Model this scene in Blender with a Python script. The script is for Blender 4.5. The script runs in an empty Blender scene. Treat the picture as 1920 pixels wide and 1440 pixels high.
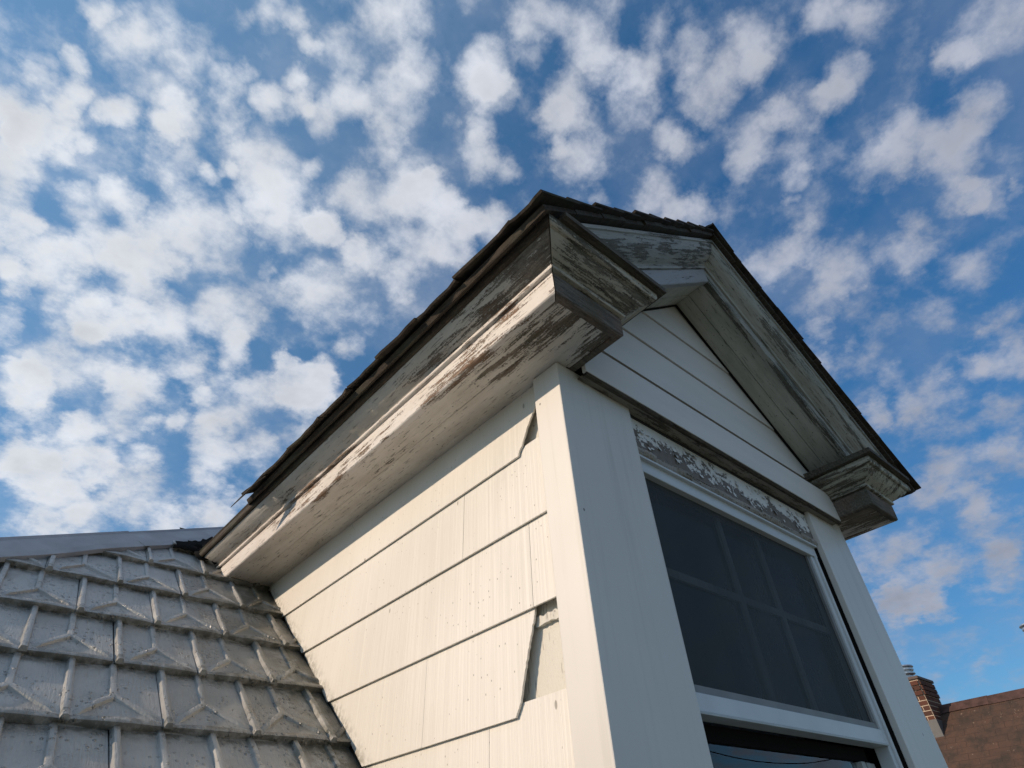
import bpy, bmesh, math, random
from mathutils import Vector, Matrix

scene = bpy.context.scene
COL = scene.collection
random.seed(7)

# ------------------------------------------------------------------ camera
cam_d = bpy.data.cameras.new("camera")
cam = bpy.data.objects.new("camera", cam_d)
COL.objects.link(cam)
scene.camera = cam
cam_d.sensor_width = 36.0
cam_d.lens = 36.0 * 1118.2 / 1920.0
cam_d.clip_start = 0.02
cam_d.clip_end = 20000.0
RGT = Vector((0.75087502, -0.65774916, -0.05960493))
DWN = Vector((0.39328092, 0.51780987, -0.75973881))
FWD = Vector((0.53058158, 0.54702741, 0.64749069))
cm = Matrix.Identity(4)
for i in range(3):
    cm[i][0] = RGT[i]; cm[i][1] = -DWN[i]; cm[i][2] = -FWD[i]
cm[0][3], cm[1][3], cm[2][3] = -0.7778, -0.6513, -0.9169
cam.matrix_world = cm

# ------------------------------------------------------------------ light
SUN_DIR = Vector((-1.0, 0.43, 0.462)).normalized()          # towards the sun
SUN_EL = math.asin(SUN_DIR.z)
SUN_AZ = math.atan2(SUN_DIR.x, SUN_DIR.y)                  # clockwise from +Y
sun_d = bpy.data.lights.new("sun", 'SUN')
sun_d.energy = 3.6
sun_d.angle = math.radians(0.5)
sun_d.color = (1.0, 0.79, 0.595)
sun = bpy.data.objects.new("sun", sun_d)
COL.objects.link(sun)
sun.rotation_euler = SUN_DIR.to_track_quat('Z', 'Y').to_euler()
sun.location = (-10, 5, 8)

scene.view_settings.view_transform = 'Standard'
scene.view_settings.look = 'None'
scene.view_settings.exposure = 0.0
scene.view_settings.gamma = 1.0
scene.view_settings.use_curve_mapping = False
scene.cycles.use_denoising = True
scene.cycles.max_bounces = 6
scene.cycles.transparent_max_bounces = 12

# cloud puffs: unit direction, angular radius, thickness
PUFFS = """-0.175,0.497,0.85,0.0231,0.9;-0.144,0.504,0.852,0.0363,0.5;-0.111,0.483,0.868,0.0374,0.45;-0.173,0.551,0.816,0.0199,0.9;-0.201,0.572,0.795,0.0227,0.6;-0.194,0.586,0.786,0.02,0.6
-0.163,0.585,0.794,0.0262,0.85;-0.197,0.625,0.755,0.0333,1;-0.162,0.612,0.774,0.0312,1;-0.149,0.638,0.755,0.0255,0.95;-0.177,0.636,0.751,0.0282,0.9;-0.123,0.623,0.772,0.0175,0.7
-0.111,0.58,0.807,0.0253,0.9;-0.104,0.525,0.845,0.0479,0.55;-0.061,0.479,0.876,0.038,0.75;-0.061,0.52,0.852,0.0398,0.65;-0.058,0.552,0.832,0.0388,0.85;-0.061,0.573,0.817,0.0253,0.8
-0.002,0.53,0.848,0.0294,0.85;-0.024,0.497,0.867,0.0258,0.65;-0.041,0.424,0.905,0.0227,0.7;-0.02,0.395,0.918,0.0275,0.8;0.016,0.384,0.923,0.0188,0.7;-0.005,0.435,0.9,0.0161,0.6
0.046,0.395,0.917,0.0166,0.75;-0.01,0.467,0.884,0.0204,0.75;0.045,0.441,0.896,0.0197,0.75;0.037,0.484,0.874,0.03,0.95;0.074,0.463,0.883,0.0218,0.7;0.104,0.47,0.877,0.0315,0.9
-0.178,0.67,0.721,0.0321,1;-0.162,0.712,0.683,0.0366,1;-0.147,0.744,0.652,0.0309,1;-0.026,0.605,0.796,0.0403,1;0.009,0.597,0.802,0.0199,0.85;0.077,0.552,0.831,0.0605,1.05
0.029,0.579,0.815,0.0173,0.7;0.124,0.515,0.848,0.0184,0.6;0.068,0.604,0.794,0.033,0.85;0.117,0.602,0.79,0.0436,0.95;0.179,0.573,0.8,0.0273,0.9;-0.105,0.681,0.725,0.0306,0.95
-0.067,0.66,0.749,0.0319,1;0.034,0.652,0.757,0.0634,1.1;-0.127,0.722,0.68,0.0319,0.9;-0.065,0.718,0.693,0.0423,1;-0.029,0.692,0.721,0.0372,1;-0.128,0.759,0.639,0.0253,1
-0.088,0.742,0.665,0.0397,1;-0.014,0.716,0.698,0.0417,1;0.02,0.703,0.711,0.0229,0.9;-0.114,0.798,0.592,0.0264,1;-0.058,0.78,0.624,0.0337,0.9;-0.021,0.769,0.639,0.0421,1
0.033,0.756,0.653,0.0517,1.05;0.116,0.718,0.687,0.0526,1.1;0.145,0.747,0.648,0.0295,0.9;-0.026,0.791,0.612,0.0212,0.85;-0.046,0.823,0.566,0.0435,1;-0.067,0.84,0.538,0.0356,1
-0.046,0.853,0.52,0.0235,0.9;0.014,0.809,0.588,0.0314,0.95;0.051,0.813,0.58,0.0395,1;0.094,0.779,0.621,0.0341,1;0.125,0.799,0.588,0.0269,0.9;0.051,0.84,0.54,0.0373,1
0.012,0.857,0.514,0.0249,0.85;0.089,0.832,0.547,0.0157,0.8;0.118,0.825,0.552,0.0175,0.75;0.164,0.795,0.584,0.0478,0.95;0.208,0.76,0.615,0.0417,0.95;0.219,0.726,0.652,0.0219,0.8
0.267,0.738,0.619,0.0514,1;0.265,0.709,0.654,0.0267,0.8;0.013,0.88,0.475,0.0594,1.05;-0.024,0.892,0.451,0.0439,1.05;0.054,0.875,0.48,0.0348,1;-0.055,0.869,0.492,0.0156,0.75
0.097,0.86,0.502,0.0238,0.95;0.181,0.836,0.517,0.0438,1;0.229,0.809,0.541,0.033,0.9;0.156,0.817,0.554,0.0226,0.75;0.037,0.905,0.423,0.0381,0.9;0.112,0.884,0.454,0.0429,1.05
0.207,0.864,0.458,0.0371,1;0.014,0.917,0.398,0.0365,0.9;0.076,0.905,0.419,0.0327,0.9;0.164,0.888,0.43,0.0283,0.8;0.224,0.639,0.735,0.0616,1.1;0.245,0.57,0.784,0.0367,0.95
0.173,0.577,0.798,0.0337,0.9;0.313,0.565,0.764,0.0361,0.95;0.297,0.629,0.719,0.0256,0.55;0.304,0.48,0.823,0.0807,1.1;0.358,0.482,0.8,0.0414,1;0.384,0.417,0.824,0.0409,0.95
0.212,0.729,0.651,0.0243,0.7;0.131,0.651,0.747,0.0156,0.55;0.29,0.668,0.685,0.0272,0.85;0.254,0.733,0.631,0.0479,1;0.083,0.38,0.921,0.037,0.85;0.119,0.424,0.898,0.0388,0.9
0.118,0.3,0.947,0.0563,0.95;0.177,0.332,0.926,0.0371,0.65;0.178,0.389,0.904,0.0522,0.9;0.192,0.437,0.879,0.0361,0.85;0.248,0.356,0.901,0.0187,0.7;0.193,0.226,0.955,0.0174,0.55
0.252,0.263,0.931,0.0449,1.05;0.284,0.278,0.918,0.0368,0.9;0.287,0.207,0.935,0.0293,0.5;0.295,0.33,0.897,0.0285,0.75;0.316,0.357,0.879,0.0373,0.75;0.361,0.346,0.866,0.0263,0.7
0.262,0.167,0.951,0.0479,1;0.336,0.136,0.932,0.0559,0.95;0.37,0.219,0.903,0.0416,0.95;0.372,0.245,0.895,0.0328,0.85;0.433,0.252,0.865,0.0515,1;0.4,0.264,0.877,0.02,0.6
0.394,0.142,0.908,0.0368,0.65;0.421,0.115,0.9,0.0365,0.75;0.448,0.152,0.881,0.0409,0.85;0.4,0.065,0.914,0.0278,0.7;0.197,0.515,0.834,0.0452,1;0.249,0.462,0.851,0.0541,1
0.297,0.443,0.846,0.0433,0.9;0.354,0.433,0.829,0.0271,0.85;0.217,0.573,0.791,0.0312,0.95;0.511,0.152,0.846,0.0292,0.8;0.552,0.215,0.806,0.05,1;0.596,0.194,0.779,0.0415,1
0.493,0.269,0.828,0.0206,0.6;0.494,-0.007,0.87,0.0498,0.95;0.504,0.064,0.861,0.0489,1.05;0.452,0.056,0.89,0.0316,0.65;0.525,0.003,0.851,0.0274,0.75;0.582,0.06,0.811,0.0392,0.85
0.592,0.098,0.8,0.0284,0.85;0.536,0.134,0.833,0.029,0.85;0.59,-0.009,0.807,0.0396,0.85;0.595,-0.073,0.8,0.0346,0.85;0.603,-0.045,0.797,0.0264,0.8;0.531,-0.093,0.842,0.0323,0.85
0.56,-0.119,0.82,0.0273,0.65;0.581,0.016,0.814,0.0279,0.7;0.635,-0.207,0.745,0.0515,0.95;0.641,-0.171,0.748,0.0239,0.75;0.646,0.047,0.762,0.0215,0.7;0.658,0.076,0.749,0.0125,0.55
0.687,-0.035,0.725,0.0383,0.9;0.688,-0.089,0.72,0.0461,1.05;0.695,-0.149,0.704,0.0336,1.05;0.719,-0.108,0.687,0.0387,1;0.754,-0.085,0.652,0.0294,0.95;0.764,-0.105,0.637,0.0273,0.85
0.736,-0.15,0.66,0.0228,0.55;0.749,-0.037,0.661,0.0207,0.7;0.767,-0.135,0.627,0.0092,0.65;0.707,0.096,0.701,0.0354,0.9;0.701,0.147,0.698,0.0322,0.65;0.745,0.065,0.663,0.0483,1.1
0.764,0.11,0.636,0.0336,0.9;0.772,0.005,0.636,0.036,1;0.779,0.137,0.611,0.0237,0.85;0.806,0.123,0.578,0.013,0.55;0.827,0.027,0.562,0.0328,0.65;0.814,-0.04,0.579,0.037,0.5
0.853,-0.043,0.521,0.0297,0.75;0.871,-0.021,0.491,0.0369,0.95;0.871,0.017,0.49,0.0224,0.85;0.804,0.166,0.571,0.0186,0.55;0.846,0.103,0.523,0.0179,0.6;0.875,0.086,0.477,0.0445,1.1
0.861,0.149,0.487,0.0224,0.85;0.901,0.018,0.433,0.0298,0.75;0.921,0.041,0.388,0.0364,0.95;0.913,0.106,0.395,0.0389,0.85;0.915,0.15,0.376,0.0259,0.75;0.928,0.11,0.357,0.0259,0.95
0.942,0.118,0.315,0.0473,0.85;0.921,0.201,0.335,0.0262,0.75;0.911,0.242,0.333,0.0336,0.75;0.931,0.228,0.287,0.0458,0.95;0.943,0.213,0.256,0.0284,1;0.931,0.255,0.26,0.0294,0.95
0.954,0.126,0.271,0.0323,0.95;0.94,0.174,0.292,0.0308,0.85;0.52,0.477,0.708,0.0373,0.8;0.564,0.429,0.706,0.0265,1.02;0.464,0.602,0.65,0.0516,1;0.55,0.539,0.637,0.0509,0.9
0.648,0.468,0.601,0.0359,0.84;0.692,0.395,0.604,0.024,0.81;0.415,0.709,0.57,0.0398,0.8;0.505,0.667,0.548,0.0298,0.9;0.597,0.565,0.57,0.0213,0.78;0.671,0.511,0.537,0.0269,0.82
0.709,0.46,0.534,0.0206,0.94;0.795,0.363,0.486,0.0401,1.04;0.439,0.75,0.494,0.033,0.75;0.537,0.707,0.46,0.0298,0.7;0.587,0.642,0.493,0.045,0.83;0.67,0.561,0.486,0.0506,0.85
0.731,0.49,0.475,0.0202,0.76;0.801,0.396,0.449,0.0192,0.87;0.843,0.359,0.4,0.0206,0.89;0.341,0.852,0.397,0.0239,0.84;0.374,0.836,0.402,0.0244,1.01;0.496,0.769,0.403,0.0189,0.79
0.543,0.729,0.416,0.0259,1;0.614,0.669,0.419,0.0478,0.9;0.722,0.571,0.39,0.0458,0.93;0.777,0.513,0.364,0.0326,0.73;0.812,0.467,0.35,0.0432,1.02;0.858,0.384,0.342,0.0384,0.92
0.901,0.29,0.323,0.0324,0.94;0.336,0.891,0.304,0.0418,0.73;0.449,0.84,0.306,0.0356,0.72;0.515,0.786,0.342,0.0467,0.93;0.554,0.76,0.34,0.0367,0.9;0.664,0.685,0.3,0.0236,0.7
0.731,0.597,0.331,0.0435,0.74;0.79,0.542,0.288,0.0416,0.89;0.838,0.456,0.299,0.0356,0.82;0.881,0.394,0.262,0.028,0.88;0.894,0.347,0.283,0.0312,0.87;0.381,0.891,0.248,0.019,0.83
0.452,0.856,0.252,0.016,0.99;0.528,0.806,0.269,0.0324,0.83;0.602,0.756,0.257,0.0235,0.87;0.679,0.687,0.26,0.0199,0.92;0.741,0.629,0.235,0.0283,1;0.792,0.559,0.245,0.0405,0.77
0.829,0.519,0.207,0.0269,0.98;0.869,0.454,0.196,0.0198,0.75;0.91,0.363,0.202,0.0281,1.02;0.385,0.9,0.203,0.0231,0.89;0.455,0.873,0.176,0.0272,0.73;0.519,0.838,0.169,0.0249,0.97
0.621,0.765,0.172,0.0339,0.91;0.662,0.733,0.158,0.028,1.02;0.724,0.672,0.154,0.0361,0.91;0.785,0.594,0.175,0.0357,0.83;0.84,0.517,0.165,0.0171,0.75;0.884,0.442,0.153,0.0363,0.83
0.911,0.387,0.139,0.0286,0.73"""

def make_world():
    w = bpy.data.worlds.new("World")
    scene.world = w
    w.use_nodes = True
    nt = w.node_tree
    N, L = nt.nodes, nt.links
    N.clear()
    w.cycles.sampling_method = 'MANUAL'; w.cycles.sample_map_resolution = 512
    def math_(op, a, b=None, c=None, clamp=False):
        n = N.new('ShaderNodeMath'); n.operation = op; n.use_clamp = clamp
        for k, v in enumerate((a, b, c)):
            if v is None: continue
            if isinstance(v, (int, float)): n.inputs[k].default_value = v
            else: L.new(v, n.inputs[k])
        return n.outputs[0]
    def vm(op, a, b=None, out=0):
        n = N.new('ShaderNodeVectorMath'); n.operation = op
        for k, v in enumerate((a, b)):
            if v is None: continue
            if isinstance(v, (tuple, Vector)): n.inputs[k].default_value = tuple(v)
            else: L.new(v, n.inputs[k])
        return n.outputs[out]
    def noise(vec, scale, detail, rough=0.5, col=False, dist=0.0):
        n = N.new('ShaderNodeTexNoise'); n.inputs['Distortion'].default_value = dist
        n.inputs['Scale'].default_value = scale; n.inputs['Detail'].default_value = detail
        n.inputs['Roughness'].default_value = rough
        L.new(vec, n.inputs['Vector'])
        return n.outputs['Color' if col else 'Fac']
    def smooth(x, lo, hi):
        n = N.new('ShaderNodeMapRange'); n.interpolation_type = 'SMOOTHSTEP'
        n.inputs['From Min'].default_value = lo; n.inputs['From Max'].default_value = hi
        L.new(x, n.inputs['Value'])
        return n.outputs['Result']
    tc = N.new('ShaderNodeTexCoord')
    d = vm('NORMALIZE', tc.outputs['Generated'])
    sep = N.new('ShaderNodeSeparateXYZ'); L.new(d, sep.inputs[0])
    # flatten towards the cloud layer: features shrink near the horizon
    zz = math_('ADD', math_('MAXIMUM', sep.outputs[2], 0.0), 0.35)
    n = N.new('ShaderNodeVectorMath'); n.operation = 'SCALE'
    L.new(d, n.inputs[0]); L.new(math_('DIVIDE', 1.0, zz), n.inputs['Scale'])
    pl = n.outputs[0]
    warp = vm('SUBTRACT', noise(pl, 15.0, 5.0, 0.65, True), (0.5, 0.5, 0.5))
    nn = N.new('ShaderNodeVectorMath'); nn.operation = 'SCALE'
    L.new(warp, nn.inputs[0]); nn.inputs['Scale'].default_value = 0.060
    dw = vm('NORMALIZE', vm('ADD', d, nn.outputs[0]))
    # where the layer is drawn puff by puff; elsewhere the same broken layer from noise
    puffs = []
    for t in PUFFS.replace("\n", ";").split(";"):
        x, y, z, r, s = map(float, t.split(","))
        puffs.append((Vector((x, y, z)).normalized(), r * 1.07, s / 1.2))
    big = noise(pl, 3.0, 2.0)
    fb = noise(pl, 15.5, 9.0, 0.60)
    fb2 = noise(pl, 7.0, 2.0, 0.5)
    rough = math_('ADD', math_('MULTIPLY', math_('SUBTRACT', fb, 0.5), 2.8), math_('MULTIPLY', math_('SUBTRACT', fb2, 0.5), 0.5))
    up = smooth(sep.outputs[2], 0.0, 0.12)
    csun = vm('DOT_PRODUCT', d, SUN_DIR, 1)
    glow = smooth(csun, -0.85, 0.75)
    shade = noise(vm('ADD', pl, (0.03, -0.015, 0.02)), 9.0, 5.0, 0.55)
    cc = N.new('ShaderNodeMix'); cc.data_type = 'RGBA'
    L.new(glow, cc.inputs[0]); cc.inputs[6].default_value = (0.89, 0.96, 1.17, 1); cc.inputs[7].default_value = (0.97, 1.0, 1.05, 1)
    sky = N.new('ShaderNodeTexSky'); sky.sky_type = 'NISHITA'; sky.sun_disc = False
    sky.sun_elevation = SUN_EL; sky.sun_rotation = SUN_AZ
    sky.altitude = 0.0; sky.air_density = 1.0; sky.dust_density = 0.1; sky.ozone_density = 1.6
    hs = N.new('ShaderNodeHueSaturation'); hs.inputs['Saturation'].default_value = SKY_SAT
    hs.inputs['Value'].default_value = SKY_STRENGTH
    L.new(sky.outputs[0], hs.inputs['Color'])
    gm = N.new('ShaderNodeGamma'); gm.inputs['Gamma'].default_value = 0.65; L.new(hs.outputs[0], gm.inputs[0])
    blue = vm('MULTIPLY', gm.outputs[0], (0.345, 0.595, 0.825))
    aur = N.new('ShaderNodeVectorMath'); aur.operation = 'SCALE'; aur.inputs[0].default_value = (0.105, 0.150, 0.165)
    L.new(smooth(csun, -0.15, 0.85), aur.inputs['Scale']); blue = vm('ADD', blue, aur.outputs[0])      # aureole round the sun
    veil = math_('MULTIPLY_ADD', smooth(noise(pl, 5.0, 6.0, 0.6), 0.40, 0.72), -0.16, 1.0)     # thin high haze
    def shader(field):
        f = math_('ADD', field, rough)
        dens = math_('MULTIPLY', math_('MULTIPLY', smooth(f, -0.16, 1.24), 0.95), up)
        dens = math_('SUBTRACT', 1.0, math_('MULTIPLY', math_('SUBTRACT', 1.0, dens), veil))
        # sunlit rims, greyer hearts
        br = math_('MULTIPLY_ADD', glow, 0.41, 0.36)
        br = math_('MULTIPLY', br, math_('MULTIPLY_ADD', shade, 0.75, 0.69))
        br = math_('MULTIPLY', br, math_('MULTIPLY_ADD', smooth(f, 0.7, 1.6), -0.10, 1.02))
        cs = N.new('ShaderNodeVectorMath'); cs.operation = 'SCALE'
        L.new(cc.outputs[2], cs.inputs[0]); L.new(br, cs.inputs['Scale'])
        mx = N.new('ShaderNodeMix'); mx.data_type = 'RGBA'
        L.new(dens, mx.inputs[0]); L.new(blue, mx.inputs[6]); L.new(cs.outputs[0], mx.inputs[7])
        bg = N.new('ShaderNodeBackground'); L.new(mx.outputs[2], bg.inputs[0]); bg.inputs[1].default_value = 1.0
        return bg.outputs[0]
    def generic():
        v = N.new('ShaderNodeTexVoronoi'); v.feature = 'SMOOTH_F1'
        v.inputs['Scale'].default_value = 9.0; v.inputs['Smoothness'].default_value = 0.5
        L.new(vm('ADD', pl, nn.outputs[0]), v.inputs['Vector'])
        g = math_('MULTIPLY_ADD', v.outputs['Distance'], -1.6, math_('MULTIPLY_ADD', big, 1.3, 0.45))
        return math_('MAXIMUM', g, 0.0)
    # patches of sky (gnomonic about one fixed axis), so that each ray sums only the puffs near it
    FW = FWD; RT = RGT; DN = DWN
    den = math_('MAXIMUM', vm('DOT_PRODUCT', dw, FW, 1), 0.05)
    ga = math_('DIVIDE', vm('DOT_PRODUCT', dw, RT, 1), den)
    gb = math_('DIVIDE', vm('DOT_PRODUCT', dw, DN, 1), den)
    wgt = smooth(vm('DOT_PRODUCT', d, FW, 1), 0.62, 0.70)
    def gno(c):
        k = c.dot(FW); return c.dot(RT) / k, c.dot(DN) / k
    def inside(p, box):
        a_, b_ = gno(p[0]); m = p[1] * (1.0 + a_ * a_ + b_ * b_) * 1.1
        return box[0] - m < a_ < box[1] + m and box[2] - m < b_ < box[3] + m
    def build(box, depth):
        sub = [p for p in puffs if inside(p, box)]
        if depth == 0 or len(sub) <= 16:
            acc = None
            for c, R, s in sub:
                A = s * 2.0 / (R * R)          # s(1 - chord^2/R^2), chord^2 = 2 - 2 dot
                f = math_('SUBTRACT', vm('DOT_PRODUCT', dw, c * A, 1), A - s, clamp=True)
                acc = f if acc is None else math_('ADD', acc, f)
            if acc is None: acc = math_('ADD', 0.0, 0.0)
            acc = math_('MINIMUM', acc, 1.05)
            return shader(math_('ADD', math_('MULTIPLY', acc, wgt), math_('MULTIPLY', generic(), math_('SUBTRACT', 1.0, wgt))))
        wide = (box[1] - box[0]) >= (box[3] - box[2])
        m = ms = None
        if wide:
            m = (box[0] + box[1]) / 2; b1 = (box[0], m, box[2], box[3]); b2 = (m, box[1], box[2], box[3]); src = ga
        else:
            m = (box[2] + box[3]) / 2; b1 = (box[0], box[1], box[2], m); b2 = (box[0], box[1], m, box[3]); src = gb
        ms = N.new('ShaderNodeMixShader')
        L.new(math_('GREATER_THAN', src, m), ms.inputs[0])
        L.new(build(b1, depth - 1), ms.inputs[1]); L.new(build(b2, depth - 1), ms.inputs[2])
        return ms.outputs[0]
    top = N.new('ShaderNodeMixShader')
    L.new(math_('GREATER_THAN', wgt, 0.0), top.inputs[0])
    L.new(shader(generic()), top.inputs[1]); L.new(build((-1.0, 1.0, -0.75, 0.75), 4), top.inputs[2])
    out = N.new('ShaderNodeOutputWorld'); L.new(top.outputs[0], out.inputs[0])
SKY_STRENGTH = 0.10
SKY_SAT = 1.32
make_world()

# ------------------------------------------------------------------ helpers
def link(o):
    COL.objects.link(o); return o
def empty(name, loc=(0, 0, 0), parent=None):
    o = bpy.data.objects.new(name, None); link(o)
    o.empty_display_size = 0.1
    if parent:
        o.parent = parent
        o.matrix_parent_inverse = parent.matrix_basis.inverted()
    o.location = loc
    return o
def tag(o, label=None, cat=None, kind=None, group=None):
    if label: o["label"] = label
    if cat: o["category"] = cat
    if kind: o["kind"] = kind
    if group: o["group"] = group
    return o
def child(o, parent):
    o.parent = parent
    # every parent in this script is an unrotated empty or a mesh at the origin
    p = Vector((0, 0, 0)); q = parent
    while q is not None:
        p += q.location; q = q.parent
    o.location = o.location - p
    return o
def obj(name, bm, mat, parent=None, smooth=False):
    bmesh.ops.recalc_face_normals(bm, faces=bm.faces)
    me = bpy.data.meshes.new(name); bm.to_mesh(me); bm.free()
    if smooth:
        for p in me.polygons: p.use_smooth = True
    me.materials.append(mat)
    o = link(bpy.data.objects.new(name, me))
    if parent is not None: child(o, parent)
    return o
def add_box(bm, x0, x1, y0, y1, z0, z1, bev=0.0):
    vs = [bm.verts.new((x, y, z)) for x in (x0, x1) for y in (y0, y1) for z in (z0, z1)]
    f = [(0, 1, 3, 2), (4, 6, 7, 5), (0, 4, 5, 1), (2, 3, 7, 6), (0, 2, 6, 4), (1, 5, 7, 3)]
    fs = [bm.faces.new([vs[i] for i in q]) for q in f]
    if bev > 0:
        es = list({e for q in fs for e in q.edges})
        bmesh.ops.bevel(bm, geom=es, offset=bev, segments=2, profile=0.5, affect='EDGES')
def box(name, x0, x1, y0, y1, z0, z1, mat, parent=None, bev=0.0):
    bm = bmesh.new(); add_box(bm, x0, x1, y0, y1, z0, z1, bev)
    return obj(name, bm, mat, parent)
def add_prism(bm, poly, fa, fb):
    """poly: list of 2-D points; fa/fb map a point to the 3-D front and back positions"""
    a = [bm.verts.new(fa(p)) for p in poly]; b = [bm.verts.new(fb(p)) for p in poly]
    n = len(poly)
    bm.faces.new(a); bm.faces.new(b[::-1])
    for i in range(n):
        bm.faces.new((a[i], b[i], b[(i + 1) % n], a[(i + 1) % n]))
def prism(name, poly, fa, fb, mat, parent=None, bev=0.0):
    bm = bmesh.new(); add_prism(bm, poly, fa, fb)
    if bev > 0:
        bmesh.ops.bevel(bm, geom=bm.edges[:], offset=bev, segments=1, affect='EDGES')
    return obj(name, bm, mat, parent)
def sweep(bm, prof, path, closed=True):
    """prof: [(c, z)]; path: list of functions c -> (x, y[, dz]) giving the section at each mitre"""
    rows = []
    for fn in path:
        rows.append([bm.verts.new((fn(c)[0], fn(c)[1], z + (fn(c)[2] if len(fn(c)) > 2 else 0.0))) for c, z in prof])
    n = len(prof)
    for r0, r1 in zip(rows, rows[1:]):
        for i in range(n if closed else n - 1):
            bm.faces.new((r0[i], r0[(i + 1) % n], r1[(i + 1) % n], r1[i]))
    if closed:
        bm.faces.new(rows[0]); bm.faces.new(rows[-1][::-1])
def clip(poly, a, b, c):
    """keep a*u + b*v <= c"""
    out = []
    for i in range(len(poly)):
        p, q = poly[i], poly[(i + 1) % len(poly)]
        dp, dq = a * p[0] + b * p[1] - c, a * q[0] + b * q[1] - c
        if dp <= 0: out.append(p)
        if dp * dq < 0:
            t = dp / (dp - dq); out.append((p[0] + t * (q[0] - p[0]), p[1] + t * (q[1] - p[1])))
    return out

# ------------------------------------------------------------------ materials
class NB:
    def __init__(s, name):
        s.m = bpy.data.materials.new(name); s.m.use_nodes = True
        s.nt = s.m.node_tree; s.N = s.nt.nodes; s.L = s.nt.links
        s.bsdf = s.N['Principled BSDF']; s.out = s.N['Material Output']
        s.tc = s.N.new('ShaderNodeTexCoord')
    def set(s, sock, v):
        if isinstance(v, (int, float)): sock.default_value = v
        elif isinstance(v, (tuple, list)): sock.default_value = tuple(v) + ((1.0,) if len(v) == 3 and sock.type == 'RGBA' else ())
        else: s.L.new(v, sock)
    def math(s, op, a, b=None, c=None, clamp=False):
        n = s.N.new('ShaderNodeMath'); n.operation = op; n.use_clamp = clamp
        for k, v in enumerate((a, b, c)):
            if v is not None: s.set(n.inputs[k], v)
        return n.outputs[0]
    def pos(s, scale=(1, 1, 1), loc=(0, 0, 0), world=True, rot=(0, 0, 0)):
        mp = s.N.new('ShaderNodeMapping')
        if any(rot):
            r = s.N.new('ShaderNodeMapping'); r.inputs['Rotation'].default_value = rot
            g = s.N.new('ShaderNodeNewGeometry'); s.L.new(g.outputs['Position'], r.inputs[0]); s.L.new(r.outputs[0], mp.inputs[0])
            mp.inputs['Scale'].default_value = scale; mp.inputs['Location'].default_value = loc
            return mp.outputs[0]
        mp.inputs['Scale'].default_value = scale; mp.inputs['Location'].default_value = loc
        if world:
            g = s.N.new('ShaderNodeNewGeometry'); s.L.new(g.outputs['Position'], mp.inputs[0])
        else: s.L.new(s.tc.outputs['Object'], mp.inputs[0])
        return mp.outputs[0]
    def noise(s, vec, scale=1.0, detail=4.0, rough=0.5, dist=0.0):
        n = s.N.new('ShaderNodeTexNoise'); n.inputs['Scale'].default_value = scale
        n.inputs['Detail'].default_value = detail; n.inputs['Roughness'].default_value = rough
        n.inputs['Distortion'].default_value = dist
        s.L.new(vec, n.inputs['Vector']); return n.outputs['Fac']
    def voro(s, vec, scale=1.0, feature='F1', rnd=1.0):
        n = s.N.new('ShaderNodeTexVoronoi'); n.feature = feature; n.inputs['Scale'].default_value = scale
        n.inputs['Randomness'].default_value = rnd
        s.L.new(vec, n.inputs['Vector']); return n.outputs['Distance']
    def ramp(s, x, lo, hi, a=0.0, b=1.0, smooth=True):
        n = s.N.new('ShaderNodeMapRange'); n.interpolation_type = 'SMOOTHSTEP' if smooth else 'LINEAR'
        n.inputs['From Min'].default_value = lo; n.inputs['From Max'].default_value = hi
        n.inputs['To Min'].default_value = a; n.inputs['To Max'].default_value = b
        s.set(n.inputs['Value'], x); return n.outputs['Result']
    def mix(s, f, a, b, mode='MIX'):
        n = s.N.new('ShaderNodeMix'); n.data_type = 'RGBA'; n.blend_type = mode
        s.set(n.inputs[0], f); s.set(n.inputs[6], a); s.set(n.inputs[7], b); return n.outputs[2]
    def sepxyz(s, vec):
        n = s.N.new('ShaderNodeSeparateXYZ'); s.L.new(vec, n.inputs[0]); return n.outputs
    def bump(s, h, strength=0.5, dist=0.002, normal=None):
        n = s.N.new('ShaderNodeBump'); n.inputs['Strength'].default_value = strength
        n.inputs['Distance'].default_value = dist; s.L.new(h, n.inputs['Height'])
        if normal is not None: s.L.new(normal, n.inputs['Normal'])
        return n.outputs[0]
    def done(s, col, rough=0.6, normal=None, metal=0.0, spec=0.5):
        s.set(s.bsdf.inputs['Base Color'], col); s.set(s.bsdf.inputs['Roughness'], rough)
        s.set(s.bsdf.inputs['Metallic'], metal); s.set(s.bsdf.inputs['Specular IOR Level'], spec)
        if normal is not None: s.L.new(normal, s.bsdf.inputs['Normal'])
        return s.m

def plain(name, col, rough=0.5, metal=0.0, spec=0.5, var=0.08, scale=20.0):
    b = NB(name); n = b.noise(b.pos(), scale, 5)
    c = b.mix(b.ramp(n, 0.3, 0.7), tuple(v * (1 - var) for v in col), tuple(min(1, v * (1 + var)) for v in col))
    return b.done(c, rough, b.bump(n, 0.08, 0.001), metal, spec)

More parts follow.
